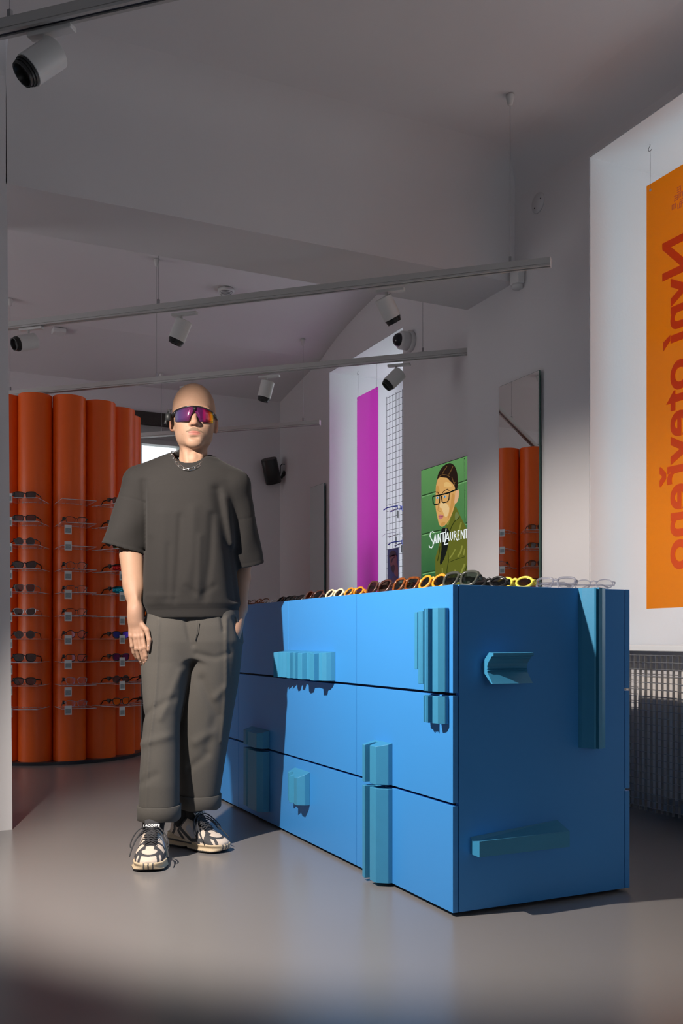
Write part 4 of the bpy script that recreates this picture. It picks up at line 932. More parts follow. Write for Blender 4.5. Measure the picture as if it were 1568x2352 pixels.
# ------------------------------------------------------------------ the man
MD = 3.85; MR = (418-CX)/FPX*MD; KM = MD/3.72                      # distance ahead of and beside the camera
MO = Vector((SN*MD+CS*MR, CS*MD-SN*MR, 0))
def lx(u, d=0.0): return (u-CX)/FPX*(MD+d)-MR
def lz(v, d=0.0): return CAMH+(HY-v)/FPX*(MD+d)
def L3(u, v, d=0.0): return (lx(u, d), d, lz(v, d))
hx0 = lx(443, -0.015); HA = math.radians(9.6); HC, HS = math.cos(HA), math.sin(HA)
def hp(x, y, z): return (hx0+(HC*x-HS*(y-.01))*KM, (HS*x+HC*(y-.01)+.01)*KM, CAMH+(z-CAMH)*KM)
def to_head(x, y, z):
    a = (x-hx0)/KM; b = y/KM-.01; return HC*a+HS*b, -HS*a+HC*b+.01, CAMH+(z-CAMH)/KM
#      # head-frame point -> figure frame
SHR, ELR, WRR = L3(334, 1108, .03), L3(301, 1268, .035), L3(311, 1408, -.085)
SHL, ELL_, WRL = L3(530, 1112, .04), L3(556, 1285, .15), L3(552, 1398, .06)
def head_sdf(x, y, z):
    xs, y, z = to_head(x, y, z); X = np.abs(xs)
    d = ell(xs, y, z, (0, .012, 1.757), (.0845, .102, .103))
    d = smin(d, ell(xs, y, z, (0, -.030, 1.700), (.0735, .066, .095)), .035)
    d = smin(d, ell(xs, y, z, (0, -.044, 1.648), (.056, .050, .050)), .03)
    d = smin(d, ell(X, y, z, (.046, -.012, 1.648), (.020, .034, .036)), .03)     # jaw corners
    d = smin(d, ell(xs, y, z, (0, -.078, 1.609), (.026, .018, .016)), .028)       # chin
    d = smin(d, ell(X, y, z, (.044, -.062, 1.690), (.020, .018, .016)), .025)     # cheek bones
    d = smin(d, ell(X, y, z, (.030, -.082, 1.738), (.030, .010, .010)), .018)     # brow
    d = smax(d, -ell(X, y, z, (.033, -.100, 1.714), (.021, .016, .013)), .014)    # eye sockets
    # nose
    d = smin(d, cone(xs, y, z, (0, -.092, 1.725), (0, -.112, 1.684), .008, .0125), .012)
    d = smin(d, ell(xs, y, z, (0, -.116, 1.680), (.0125, .011, .0105)), .008)
    d = smin(d, ell(X, y, z, (.0125, -.103, 1.676), (.0085, .011, .0085)), .006)
    d = smax(d, -ell(X, y, z, (.0065, -.108, 1.667), (.0038, .006, .005)), .003)
    # muzzle, lips
    d = smin(d, ell(xs, y, z, (0, -.076, 1.645), (.030, .022, .024)), .02)
    d = smin(d, ell(xs, y, z, (0, -.0945, 1.6475), (.021, .0070, .0045)), .005)
    d = smin(d, ell(xs, y, z, (0, -.0935, 1.6385), (.018, .0075, .0055)), .005)
    d = smax(d, -ell(xs, y, z, (0, -.104, 1.6432), (.024, .0085, .0011)), .002)
    d = smax(d, -ell(xs, y, z, (0, -.098, 1.6255), (.016, .006, .004)), .008)
    # ears
    e = ell(X*1.0, y, z, (.0865, .010, 1.700), (.011, .021, .033))
    e = smax(e, -ell(X, y, z, (.0965, .002, 1.703), (.0065, .012, .020)), .004)
    e = smin(e, ell(X, y, z, (.083, -.004, 1.675), (.008, .010, .010)), .006)
    d = smin(d, e, .010)
    # neck
    d = smin(d, cone(xs, y, z, (0, .024, 1.66), (-.004, .030, 1.49), .052, .0585), .022)
    d = smin(d, cone(xs, y, z, (.040, -.005, 1.66), (.010, -.030, 1.50), .012, .012), .02)
    d = smin(d, cone(xs, y, z, (-.040, -.005, 1.66), (-.016, -.030, 1.50), .012, .012), .02)
    d = smin(d, ell(xs, y, z, (0, -.030, 1.560), (.012, .010, .016)), .014)
    return d*KM
def torso_sdf(x, y, z):
    d = loft(x, y, z, [(.86, lx(443), .02, .12, .08), (.90, lx(443), .02, .14, .10), (1.10, lx(440), .02, .145, .10), (1.37, lx(437), .03, .165, .095), (1.47, lx(437), .03, .150, .080), (1.55, lx(437), .03, .07, .062)])
    return d
FINGERS = [[(327.5, 1461, -.020, .0092), (331.5, 1487, -.030, .0086), (335.0, 1506, -.028, .0078), (337.0, 1519, -.020, .0066)],
           [(318.5, 1463, -.024, .0095), (322.5, 1491, -.031, .0088), (328.0, 1512, -.024, .0080), (332.5, 1526, -.012, .0066)],
           [(309.5, 1463, -.021, .0092), (312.5, 1490, -.025, .0085), (318.0, 1510, -.014, .0076), (325.0, 1524, .000, .0063)],
           [(300.5, 1461, -.012, .0082), (302.5, 1484, -.014, .0074), (306.5, 1499, -.006, .0067), (312.5, 1511, .006, .0056)]]
THUMB = [(323.0, 1432, -.014, .0120), (337.0, 1448, -.028, .0104), (342.5, 1470, -.036, .0092), (340.5, 1493, -.040, .0070)]
def hand_sdf(x, y, z):
    """his right hand, hanging, back of the hand to the front"""
    P = lambda u, v, d: L3(u, v, d-.080)
    d = cone(x, y, z, P(311, 1402, -.006), P(311, 1426, -.008), .0262, .0245)
    palm = None
    for k, (u0, r0) in enumerate(((319.5, .0145), (313.5, .0150), (307.5, .0145), (302.5, .0135))):
        fu, fv, fd, fr = FINGERS[k][0]
        q = cone(x, y, z, P(u0, 1424, -.008), P(fu, fv, fd+.004), r0, fr+.0022); palm = q if palm is None else smin(palm, q, .007)
    d = smin(d, palm, .018)
    for fg in FINGERS:
        q = None
        for (u0, v0, d0, r0), (u1, v1, d1, r1) in zip(fg[:-1], fg[1:]):
            s_ = cone(x, y, z, P(u0, v0, d0), P(u1, v1, d1), r0, r1); q = s_ if q is None else smin(q, s_, .003)
        u1, v1, d1, r1 = fg[1]; q = smin(q, ell(x, y, z, P(u1, v1, d1-.002), (r1*1.0, r1*.9, r1*1.15)), .003)
        d = smin(d, q, .0022)
        u0, v0, d0, r0 = fg[0]; d = smin(d, ell(x, y, z, P(u0, v0, d0-.005), (.0068, .0062, .0085)), .006)
    q = None
    for (u0, v0, d0, r0), (u1, v1, d1, r1) in zip(THUMB[:-1], THUMB[1:]):
        s_ = cone(x, y, z, P(u0, v0, d0), P(u1, v1, d1), r0, r1); q = s_ if q is None else smin(q, s_, .005)
    return smin(d, q, .0035)
def arm_r(x, y, z):
    d = cone(x, y, z, SHR, ELR, .058, .043)
    d = smin(d, cone(x, y, z, ELR, L3(306.5, 1360, -.045), .0405, .0305), .03)
    d = smin(d, cone(x, y, z, L3(301, 1290, .018), L3(304, 1335, -.022), .036, .034), .03)
    d = smin(d, cone(x, y, z, L3(306, 1350, -.036), WRR, .0315, .0270), .03)
    d = smin(d, cone(x, y, z, L3(316, 1290, .012), L3(318, 1350, -.045), .014, .010), .03)
    d = smin(d, cone(x, y, z, L3(310, 1330, -.050), L3(314, 1392, -.100), .004, .003), .014)
    return smin(d, hand_sdf(x, y, z), .025)
def arm_l(x, y, z):
    d = cone(x, y, z, SHL, ELL_, .055, .041)
    d = smin(d, cone(x, y, z, ELL_, L3(554, 1330, .125), .039, .037), .02)
    d = smin(d, cone(x, y, z, L3(554, 1330, .125), WRL, .037, .027), .015)
    d = smin(d, cone(x, y, z, WRL, L3(536, 1450, -.03), .026, .034), .02)
    for k in range(4): d = smin(d, cone(x, y, z, L3(530+k*6, 1450, -.03), L3(524+k*6, 1492, -.035), .010, .008), .006)
    return smin(d, cone(x, y, z, L3(530, 1440, -.035), L3(517, 1465, -.055), .012, .009), .008)
def legs_sdf(x, y, z):
    d = None
    for hip, kn, an, to in ((L3(398, 1500, .02), L3(371, 1680, -.11), L3(357, 1880, -.185), (-.735*0+(-.708-MR), 3.50-MD, .05)), (L3(495, 1500, .02), L3(466, 1680, .02), L3(440, 1850, .02), (-.50-MR, 3.77-MD, .05))):
        q = smin(cone(x, y, z, hip, kn, .070, .048), cone(x, y, z, kn, an, .048, .034), .02)
        an2 = (an[0], an[1], .075); q = smin(q, cone(x, y, z, an, (an[0], an[1], .05), .034, .030), .02)
        q = smin(q, cone(x, y, z, (an[0], an[1], .05), (an[0]*.4+to[0]*.6, an[1]*.4+to[1]*.6, .045), .028, .014), .02)
        d = q if d is None else smin(d, q, .02)
    return d
def region(x, y, z, lo, hi, m=.06):
    return not (x.max() < lo[0]-m or x.min() > hi[0]+m or y.max() < lo[1]-m or y.min() > hi[1]+m or z.max() < lo[2]-m or z.min() > hi[2]+m)
def body_sdf(x, y, z):
    one = x.size == 1
    d = np.full(np.broadcast(x, y, z).shape, 1.0, F32)
    if one or region(x, y, z, (hx0-.11, -.14, 1.49), (hx0+.11, .13, 1.95)): d = np.minimum(d, head_sdf(x, y, z))
    if one or region(x, y, z, (-.2, -.1, .7), (.2, .16, 1.57)): d = smin(d, torso_sdf(x, y, z), .02)
    if one or region(x, y, z, (-.36, -.17, .70), (-.06, .12, 1.56)): d = smin(d, arm_r(x, y, z), .02)
    if one or region(x, y, z, (.03, -.1, .78), (.36, .18, 1.56)): d = smin(d, arm_l(x, y, z), .012)
    if one or region(x, y, z, (-.25, -.42, 0), (.24, .2, .93)): d = smin(d, legs_sdf(x, y, z), .02)
    return d
SKIN = np.array((0.325, 0.195, 0.132)); RED = np.array((0.37, 0.14, 0.095)); LIPC = np.array((0.30, 0.105, 0.085)); STUB = np.array((0.20, 0.135, 0.10))
def skin_col(V):
    x, y, z = to_head(V[:, 0], V[:, 1], V[:, 2]); c = np.tile(SKIN, (len(V), 1))
    def mixc(c, t, col): return c*(1-t[:, None])+np.array(col)*t[:, None]
    g = lambda d, w: np.exp(-(d/w)**2)
    c = mixc(c, 0.35*g(np.sqrt((x/1.3)**2+(z-1.680)**2+(y+.115)**2), .018), RED)
    c = mixc(c, 0.55*(np.abs(x) > .083)*(np.abs(z-1.70) < .045)*(z > 1.6), RED)
    face = (y < -.03)
    st = np.clip(1-((z-1.635)/.042)**2, 0, 1)*np.clip((1.668-z)/.02+.3, 0, 1)*(z > 1.585)*(z < 1.69)
    c = mixc(c, 0.38*st*(y < .02), STUB)
    lip = np.clip(1.3-np.abs(x)/.020, 0, 1)*np.clip(1-np.abs(z-1.6425)/.0105, 0, 1)*face
    c = mixc(c, np.clip(lip*2.2, 0, .95), LIPC)
    c = mixc(c, 0.75*g(z-1.6432, .0016)*(np.abs(x) < .023)*face, (.16, .05, .04))
    hnd = (V[:, 2] < 1.0)&(V[:, 2] > .7)
    c = mixc(c, 0.18*hnd*1.0, (0.40, 0.225, 0.165))
    c[V[:, 2] < .30] = (.015, .015, .017)
    for (mx_, mz) in ((-.030, 1.668), (-.045, 1.64)): c = mixc(c, 0.7*g(np.sqrt((x-mx_)**2+(z-mz)**2), .0016)*face, (0.2, .09, .06))
    return c
M_SKIN = vcol_mat('skin', 0.58, 0.28, 0.05, 160, sss=0.12)
Vt, fq = surface_nets(body_sdf, (-.42, -.50, -.005), (.42, .26, 1.93), .0028)
sel = (Vt[:, 2] > .3)
man = net_obj('person', Vt, fq, M_SKIN, None, skin_col, 1)
man.location = MO; man.rotation_euler = (0, 0, -TH)
tag(man, 'bald man in charcoal sweatshirt and grey trousers standing beside the blue counter', 'person')
# eyes behind the lens, brows, moustache
M_EYEW = mat('eye_white', (0.7, 0.66, 0.62), 0.2); M_IRIS = mat('eye_iris', (0.06, 0.045, 0.04), 0.15)
for sg in (-1, 1):
    b = MB(); b.lathe([(0.0115*math.sin(a), -0.0115*math.cos(a)) for a in np.linspace(0.03, math.pi-.03, 12)], 20, Matrix.Translation(hp(sg*.033, -.0835, 1.713)) @ Matrix.Rotation(math.pi/2, 4, 'X'), cap=True); e_ = b.build('eye', M_EYEW, man, True)
    b = MB(); b.lathe([(0.0055, 0), (0.0035, 0.0008)], 16, Matrix.Translation(hp(sg*.033, -.0944, 1.713)) @ Matrix.Rotation(math.pi/2, 4, 'X')); b.build('iris', M_IRIS, e_)
    b = MB(); b.tube([hp(sg*.014, -.0925, 1.735), hp(sg*.030, -.0915, 1.7405), hp(sg*.050, -.080, 1.735)], [.0028, .0034, .0016], 8, flat=.8); b.build('eyebrow', mat('brow_hair', (0.12, 0.07, 0.045), 0.7), man, True)
def mou(x, y, z):
    a_, b_, c_ = to_head(x, y, z); X = np.abs(a_); zz = 1.6570-0.36*np.maximum(X-.006, 0)
    hair = .0012+.0007*np.sin(a_*2600+c_*700)*np.sin(c_*1500)
    return np.maximum(np.maximum(head_sdf(x, y, z)-hair, np.abs(c_-zz)-.0068*np.clip(1.12-X/.036, .1, 1)), X-.033)
Vt, fq = surface_nets(mou, (hx0-.030, -.14, hp(0, 0, 1.628)[2]), (hx0+.065, -.05, hp(0, 0, 1.672)[2]), .0011)
net_obj('moustache', Vt, fq, mat('moustache_hair', (0.17, 0.11, 0.072), 0.8, noise=.5, nscale=300), man)
# fingernails
for fg in FINGERS[:3]+[THUMB]:
    (u0, v0, d0, r0), (u1, v1, d1, r1) = fg[-2:]; t_ = .62
    p = L3(u0+(u1-u0)*t_, v0+(v1-v0)*t_, d0+(d1-d0)*t_-.080); r_ = r0+(r1-r0)*t_
    ax_ = (Vector(L3(u1, v1, d1-.08))-Vector(L3(u0, v0, d0-.08))).normalized(); nn = (Vector((0, -1, 0))-ax_*ax_.dot(Vector((0, -1, 0)))).normalized(); sd = ax_.cross(nn)
    M = Matrix((sd, ax_, nn)).transposed().to_4x4(); M.translation = Vector(p)+nn*(r_-.0006)
    b = MB(); b.lathe([(0.0001, .0012), (.0034, .0008), (.0044, -.0012)], 12, M @ Matrix.Diagonal((.92, 1.3, 1, 1)), cap=False); b.build('fingernail', mat('nail', (0.40, 0.25, 0.20), .3), man, True)
# ---- sweatshirt
def folds(x, z, lst):
    s_ = 0
    for pts, w, A in lst: s_ = s_+A*np.exp(-(segd(x, z, [(lx(u), lz(v)) for u, v in pts])/w)**2)
    return s_
SF = [([(425, 1195), (421, 1300), (414, 1395)], .013, .007), ([(494, 1190), (490, 1290), (480, 1380)], .015, .009), ([(455, 1180), (452, 1290), (440, 1350)], .022, -.007), ([(385, 1190), (382, 1290), (375, 1380)], .028, -.006),
      ([(503, 1130), (512, 1190), (528, 1280), (540, 1380)], .020, .013), ([(520, 1150), (535, 1250)], .016, -.006), ([(333, 1110), (336, 1160), (334, 1260)], .014, .010), ([(350, 1120), (352, 1230)], .02, -.005), ([(470, 1240), (466, 1375)], .012, -.006), ([(400, 1260), (398, 1380)], .012, .004), ([(440, 1352), (470, 1372), (500, 1350)], .012, .005), ([(345, 1370), (420, 1372)], .010, -.003)]
zh0 = lz(1420, -.10)
def torso_shirt(x, y, z, off=0.0):
    tab = []
    for v, l_, r_, cy, b_ in ((1424, 333, 553, .015, .148), (1400, 331, 551, .015, .150), (1385, 327, 551, .015, .153), (1340, 329, 545, .015, .152), (1265, 331, 537, .015, .142), (1190, 331, 537, .018, .134), (1140, 326, 538, .022, .124), (1105, 322, 538, .026, .108), (1080, 345, 522, .03, .090), (1060, 385, 485, .032, .074)):
        tab.append((lz(v), (lx(l_)+lx(r_))/2, cy, (lx(r_)-lx(l_))/2-off, b_-off))
    d = loft(x, y, z, tab, 2.35)
    for a, b, r0, r1 in ((L3(398, 1072, .032), L3(320, 1106, .032), .058, .064), (L3(474, 1075, .032), L3(540, 1112, .032), .056, .060)):
        d = smin(d, cone(x, y, z, a, b, r0-off, r1-off), .04)
    return d
# sleeves: axis, end radii, flattening
SLV = [(L3(322, 1112, .030), L3(281, 1260, .032), .070, .086, .90), (L3(538, 1118, .040), L3(569, 1298, .115), .064, .068, 1.10)]
def sleeve(x, y, z, k, off=0.0):
    a, b, r0, r1, fl = SLV[k]; a = np.array(a); b = np.array(b); d = b-a; L = np.linalg.norm(d); d = d/L
    px, py, pz = x-a[0], (y-a[1]), z-a[2]
    t = px*d[0]+py*d[1]+pz*d[2]; tt = np.clip(t/L, 0, 1.3)
    # perpendicular distance with depth flattening
    qx, qy, qz = px-t*d[0], (py-t*d[1])/fl, pz-t*d[2]
    r = np.sqrt(qx*qx+qy*qy+qz*qz)
    rip = .003*np.sin(9*tt+3*np.arctan2(qy, qx))*tt
    dd = r-(r0+(r1-r0)*tt)-rip+off
    dd = np.where(t < 0, np.sqrt(np.maximum(dd+r0-off, 0)**2+t*t)-r0+off, dd)
    return dd, t-L
def shirt_sdf(x, y, z):
    o = torso_shirt(x, y, z); i = torso_shirt(x, y, z, .015)
    fr = np.clip(-(y-.05)/.06, 0, 1)
    fo = folds(x, z, SF)*fr*np.clip((z-lz(1392, -.1))/.03, 0, 1)
    o = o+fo; i = i+fo
    # hem rib: drawn in slightly, with a seam line
    zs_ = lz(1391, -.12)-.06*(x-lx(443))**2*0+.018*(x-lx(443))
    band = np.clip((zs_-z)/.012, 0, 1); o = o+.006*band; i = i+.006*band; o = o+.0028*np.exp(-((z-zs_)/.0035)**2)
    o = np.maximum(o, zh0+.018*(x-lx(443))*1.0-z); 
    cut = o
    for k in (0, 1):
        so, te = sleeve(x, y, z, k); si, _ = sleeve(x, y, z, k, .010)
        so = np.maximum(so, te); cut = smin(cut, so, .022)
        # sewn seam where the sleeve is set in
        cut = cut+0.0025*np.exp(-((np.abs(te+ (0.205 if k == 0 else 0.20))/.0035)**2))*(so < .02)
        cut = cut+0.0015*np.exp(-((np.abs(te+.018)/.003)**2))*(so < .01)
        cut = np.maximum(cut, -np.maximum(si, -te-.10))
    cut = np.maximum(cut, -np.maximum(i, z-lz(1300)))
    # neck opening
    nk = cone(x, y, z, (lx(437), .030, 1.43), (lx(436), .024, 1.66), .069, .072)
    nz_ = 1.56+.30*(y-.02)-.10*(x-lx(437))
    cut = smax(cut, -np.maximum(nk, -(z-(nz_-.06))), .006)
    return cut
M_SHIRT = mat('charcoal_sweatshirt', (0.023, 0.0215, 0.021), 0.9, spec=0.15, noise=.10, nscale=220, bump=.10, bscale=900, sheen=.05)
Vt, fq = surface_nets(shirt_sdf, (-.38, -.21, .88), (.40, .24, 1.66), .0044)
net_obj('sweatshirt', Vt, fq, M_SHIRT, man, None, 2)
# collar rib
def ring3(front, left, right, back, n=48):
    c = Vector((lx(438), .02, 0)); out = []
    for k in range(n):
        a = 2*math.pi*k/n; ca, sa = math.cos(a), math.sin(a)
        wx = right if ca > 0 else left; wy = front if sa < 0 else back
        x = c.x+ca*abs(wx[0]-c.x); y = c.y+sa*abs(wy[1]-c.y)
        z = wx[2]*ca*ca+wy[2]*sa*sa; out.append(Vector((x, y, z)))
    return out
cr_ = ring3(L3(445, 1083, -.062), L3(392, 1047, .02), L3(482, 1066, .02), L3(436, 1038, .075))
b = MB(); b.tube(cr_, .0085, 10, closed=True, flat=1.7); b.build('collar', M_SHIRT, man, True)
# ---- trousers
def leg_tab(rows_, ):
    t = []
    for v, l_, r_, d, b_ in rows_: t.append((lz(v, d), (lx(l_, d)+lx(r_, d))/2, d, (lx(r_, d)-lx(l_, d))/2, b_))
    return sorted(t)
LEG1 = leg_tab([(1850, 320, 411, -.185, .090), (1800, 321, 411, -.172, .092), (1740, 325, 411, -.145, .094), (1680, 330, 411, -.110, .098), (1640, 333, 414, -.085, .102), (1580, 329, 428, -.045, .108), (1520, 325, 444, -.010, .116), (1470, 328, 452, .008, .124), (1440, 332, 455, .012, .122), (1400, 345, 455, .015, .112)])
LEG2 = leg_tab([(1826, 414, 504, .01, .088), (1760, 412, 514, .015, .094), (1700, 412, 524, .02, .098), (1640, 415, 534, .022, .102), (1580, 428, 545, .022, .108), (1520, 444, 553, .020, .116), (1470, 440, 556, .016, .124), (1440, 438, 552, .014, .122), (1400, 438, 543, .015, .112)])
PF = [([(376, 1425), (374, 1600), (368, 1700), (366, 1850)], .006, -.0045), ([(527, 1420), (525, 1560), (512, 1700)], .007, -.0045), ([(436, 1425), (446, 1470), (452, 1480)], .010, .006), ([(345, 1640), (375, 1620), (410, 1600)], .014, .005), ([(335, 1700), (365, 1690), (405, 1680)], .016, -.006), ([(425, 1540), (405, 1600), (390, 1640)], .014, -.005), ([(470, 1560), (500, 1640), (480, 1720)], .020, .008), ([(500, 1600), (520, 1580)], .015, -.006), ([(455, 1700), (490, 1680)], .018, -.007), ([(440, 1760), (480, 1730)], .016, .006), ([(515, 1420), (520, 1450)], .006, .006), ([(540, 1420), (556, 1470)], .006, .008), ([(350, 1780), (385, 1760)], .015, .004), ([(460, 1500), (500, 1510), (530, 1500)], .012, .004)]
def legp(x, y, z, T, off=0.0):
    t = np.array(T); zz = t[:, 0]; cx_, cy_, a, b_ = [np.interp(z, zz, t[:, k]) for k in (1, 2, 3, 4)]
    q = (np.abs((x-cx_)/(a-off))**2.3+np.abs((y-cy_)/(b_-off))**2.3)**(1/2.3)
    return (q-1)*(np.minimum(a, b_)-off), zz[0]
def trouser_sdf(x, y, z):
    d1, z1 = legp(x, y, z, LEG1); d2, z2 = legp(x, y, z, LEG2)
    i1, _ = legp(x, y, z, LEG1, .012); i2, _ = legp(x, y, z, LEG2, .012)
    fo = folds(x, z, PF)*np.clip(-(y-.06)/.05, 0, 1)
    d1 = d1+fo; d2 = d2+fo
    d1 = np.maximum(d1, z1-z); d2 = np.maximum(d2, z2-z)
    d1 = np.maximum(d1, -np.maximum(i1, z-.28)); d2 = np.maximum(d2, -np.maximum(i2, z-.28))
    k = .012
    d = smin(d1, d2, k)
    hip = loft(x, y, z, [(lz(1512), lx(447), .012, .085, .105), (lz(1475), (lx(330)+lx(553))/2, .012, (lx(553)-lx(330))/2-.004, .120), (lz(1440), (lx(333)+lx(553))/2, .014, (lx(553)-lx(333))/2-.008, .124), (lz(1395), (lx(340)+lx(548))/2, .016, (lx(548)-lx(340))/2-.012, .122)], 2.4)+fo
    d = smin(d, hip, .03)
    return np.maximum(d, z-lz(1400))
M_TROU = mat('grey_twill', (0.075, 0.070, 0.064), 0.9, spec=0.15, noise=.10, nscale=250, bump=.10, bscale=900, sheen=.04)
Vt, fq = surface_nets(trouser_sdf, (-.26, -.32, .10), (.27, .25, 1.02), .0044)
tr_ = net_obj('trousers', Vt, fq, M_TROU, man, None, 2)
# turn-ups
def cuff(T, z0, z1, nm='turn_up'):
    t = np.array(T); n = 40; b = MB(); v = []; f = []
    prof = [(-.008, z0+.003), (.0035, z0), (.0055, z0+.002), (.0065, z1-.002), (.0045, z1), (-.004, z1)]
    for off, z in prof:
        cx_, cy_, a, b_ = [np.interp(max(z, t[0, 0]), t[:, 0], t[:, k]) for k in (1, 2, 3, 4)]
        for k in range(n):
            an = 2*math.pi*k/n; ca, sa = math.cos(an), math.sin(an); e = 2/2.3
            jz = .0025*math.sin(5*an+1)*(z < (z0+z1)/2)
            v.append((cx_+math.copysign(abs(ca)**e, ca)*(a+off), cy_+math.copysign(abs(sa)**e, sa)*(b_+off), z+jz))
    for i in range(len(prof)-1):
        for k in range(n): f.append((i*n+k, i*n+(k+1) % n, (i+1)*n+(k+1) % n, (i+1)*n+k))
    return mk(nm, v, f, M_TROU, tr_, True)
cuff(LEG1, LEG1[0][0]-.052, LEG1[0][0]+.004); cuff(LEG2, LEG2[0][0]-.050, LEG2[0][0]+.004)
b = MB(); b.tube([L3(452, 1424, -.130), L3(453, 1450, -.120), L3(449, 1472, -.112)], .0016, 6); b.build('fly_seam', M_TROU, tr_, True)
# ---- shoes
def upper_sdf(x, y, z):
    """shoe frame: toe towards -y, x across, heel at y=.14, toe at y=-.15"""
    wdt = np.interp(y, [-.152, -.14, -.12, -.06, .0, .08, .14], [.018, .030, .040, .048, .043, .037, .030])
    top = np.interp(y, [-.15, -.10, -.05, .01, .06, .10, .14], [.040, .058, .072, .100, .112, .100, .105])
    zc = .028
    q = (np.abs(x/wdt)**2.4+np.abs(np.maximum(z-zc, 0)/np.maximum(top-zc, .01))**2.0)**.45
    d = (q-1)*.035
    d = smax(d, smax(-.151-y, y-.142, .01), .02); d = np.maximum(d, zc-.006-z)
    col_ = cone(x, y, z, (0, .082, .085), (0, .088, .20), .030, .034)           # ankle hole
    return smax(d, -col_, .008)
def sole_sdf(x, y, z):
    wdt = np.interp(y, [-.158, -.150, -.140, -.125, -.07, .0, .06, .12, .15], [.012, .025, .034, .043, .0525, .046, .043, .044, .034])
    ztop = np.interp(y, [-.16, -.13, -.05, .02, .09, .15], [.031, .031, .029, .034, .042, .054])
    zbot = np.interp(y, [-.165, -.12, .0, .02, .05, .14], [.016, .001, .001, .010, .001, .003])
    d = np.maximum(np.abs(x)-wdt, np.maximum(z-ztop, zbot-z))
    d = smax(np.abs(x)-wdt-.004*np.sin(z*260), smax(z-ztop, zbot-z, .006), .012); d = smax(d, np.maximum(-.158-y, y-.150), .015)
    return d
CREAM, DARK, BEIGE, SILV = np.array((.66, .55, .46)), np.array((.060, .060, .066)), np.array((.58, .46, .31)), np.array((.50, .50, .54))
def upper_col(V):
    x, y, z = V[:, 0], V[:, 1], V[:, 2]; c = np.tile(CREAM, (len(V), 1)); sx = np.abs(x)
    def ln(px, pts, w): return segd(px, z, pts) < w
    side = (np.abs(x) > .012)
    m = np.zeros(len(V), bool)
    m |= (segd(y, z, [(-.12, .030), (-.085, .052), (-.06, .085)]) < .0065)&side
    m |= (segd(y, z, [(-.06, .030), (-.035, .060), (-.045, .085)]) < .0065)&side
    m |= (segd(y, z, [(-.115, .034), (-.06, .042), (-.01, .036), (.05, .062), (.11, .100)]) < .0060)&side
    m |= (segd(y, z, [(.03, .03), (.075, .06), (.05, .10)]) < .006)&side
    m |= (segd(y, z, [(.12, .03), (.10, .06), (.12, .11)]) < .007)
    m |= (np.abs(np.sqrt(x*x+((y+.092)*.8)**2)-.027) < .0045)&(z > .045)
    m |= (segd(sx, y, [(.030, -.145), (.024, -.115), (.036, -.08)]) < .0045)
    c[m] = DARK
    s_ = (segd(y, z, [(-.02, .052), (.02, .075)]) < .010)&side; c[s_&~m] = SILV
    tng = (sx < .0165)&(y > -.062)&(y < .06); c[tng] = DARK
    return c
def sole_col(V):
    c = np.tile(BEIGE, (len(V), 1)); z = V[:, 2]; y = V[:, 1]
    c[z < .009] = (.035, .035, .04)
    m = (np.abs(z-(.026+.06*np.clip(y, 0, 1)*.2)) < .0035)&(y > -.02); c[m] = DARK*1.3
    m = (np.abs(V[:, 0]) < .016)&(y < -.135)&(np.abs(np.abs(V[:, 0])-.007) > .0045); c[m] = DARK*1.5
    return c
M_UP = vcol_mat('shoe_upper', .65, .3, .12, 300); M_SOLE = vcol_mat('shoe_sole', .6, .3, .05, 150); M_LACE = mat('charcoal_lace', (.045, .045, .05), .9); M_SOCK = mat('black_sock', (.015, .015, .017), .95, bump=.2, bscale=500)
UV_, UF_ = surface_nets(upper_sdf, (-.06, -.165, .015), (.06, .155, .135), .0016); SV_, SF_ = surface_nets(sole_sdf, (-.07, -.18, -.006), (.07, .17, .07), .0022)
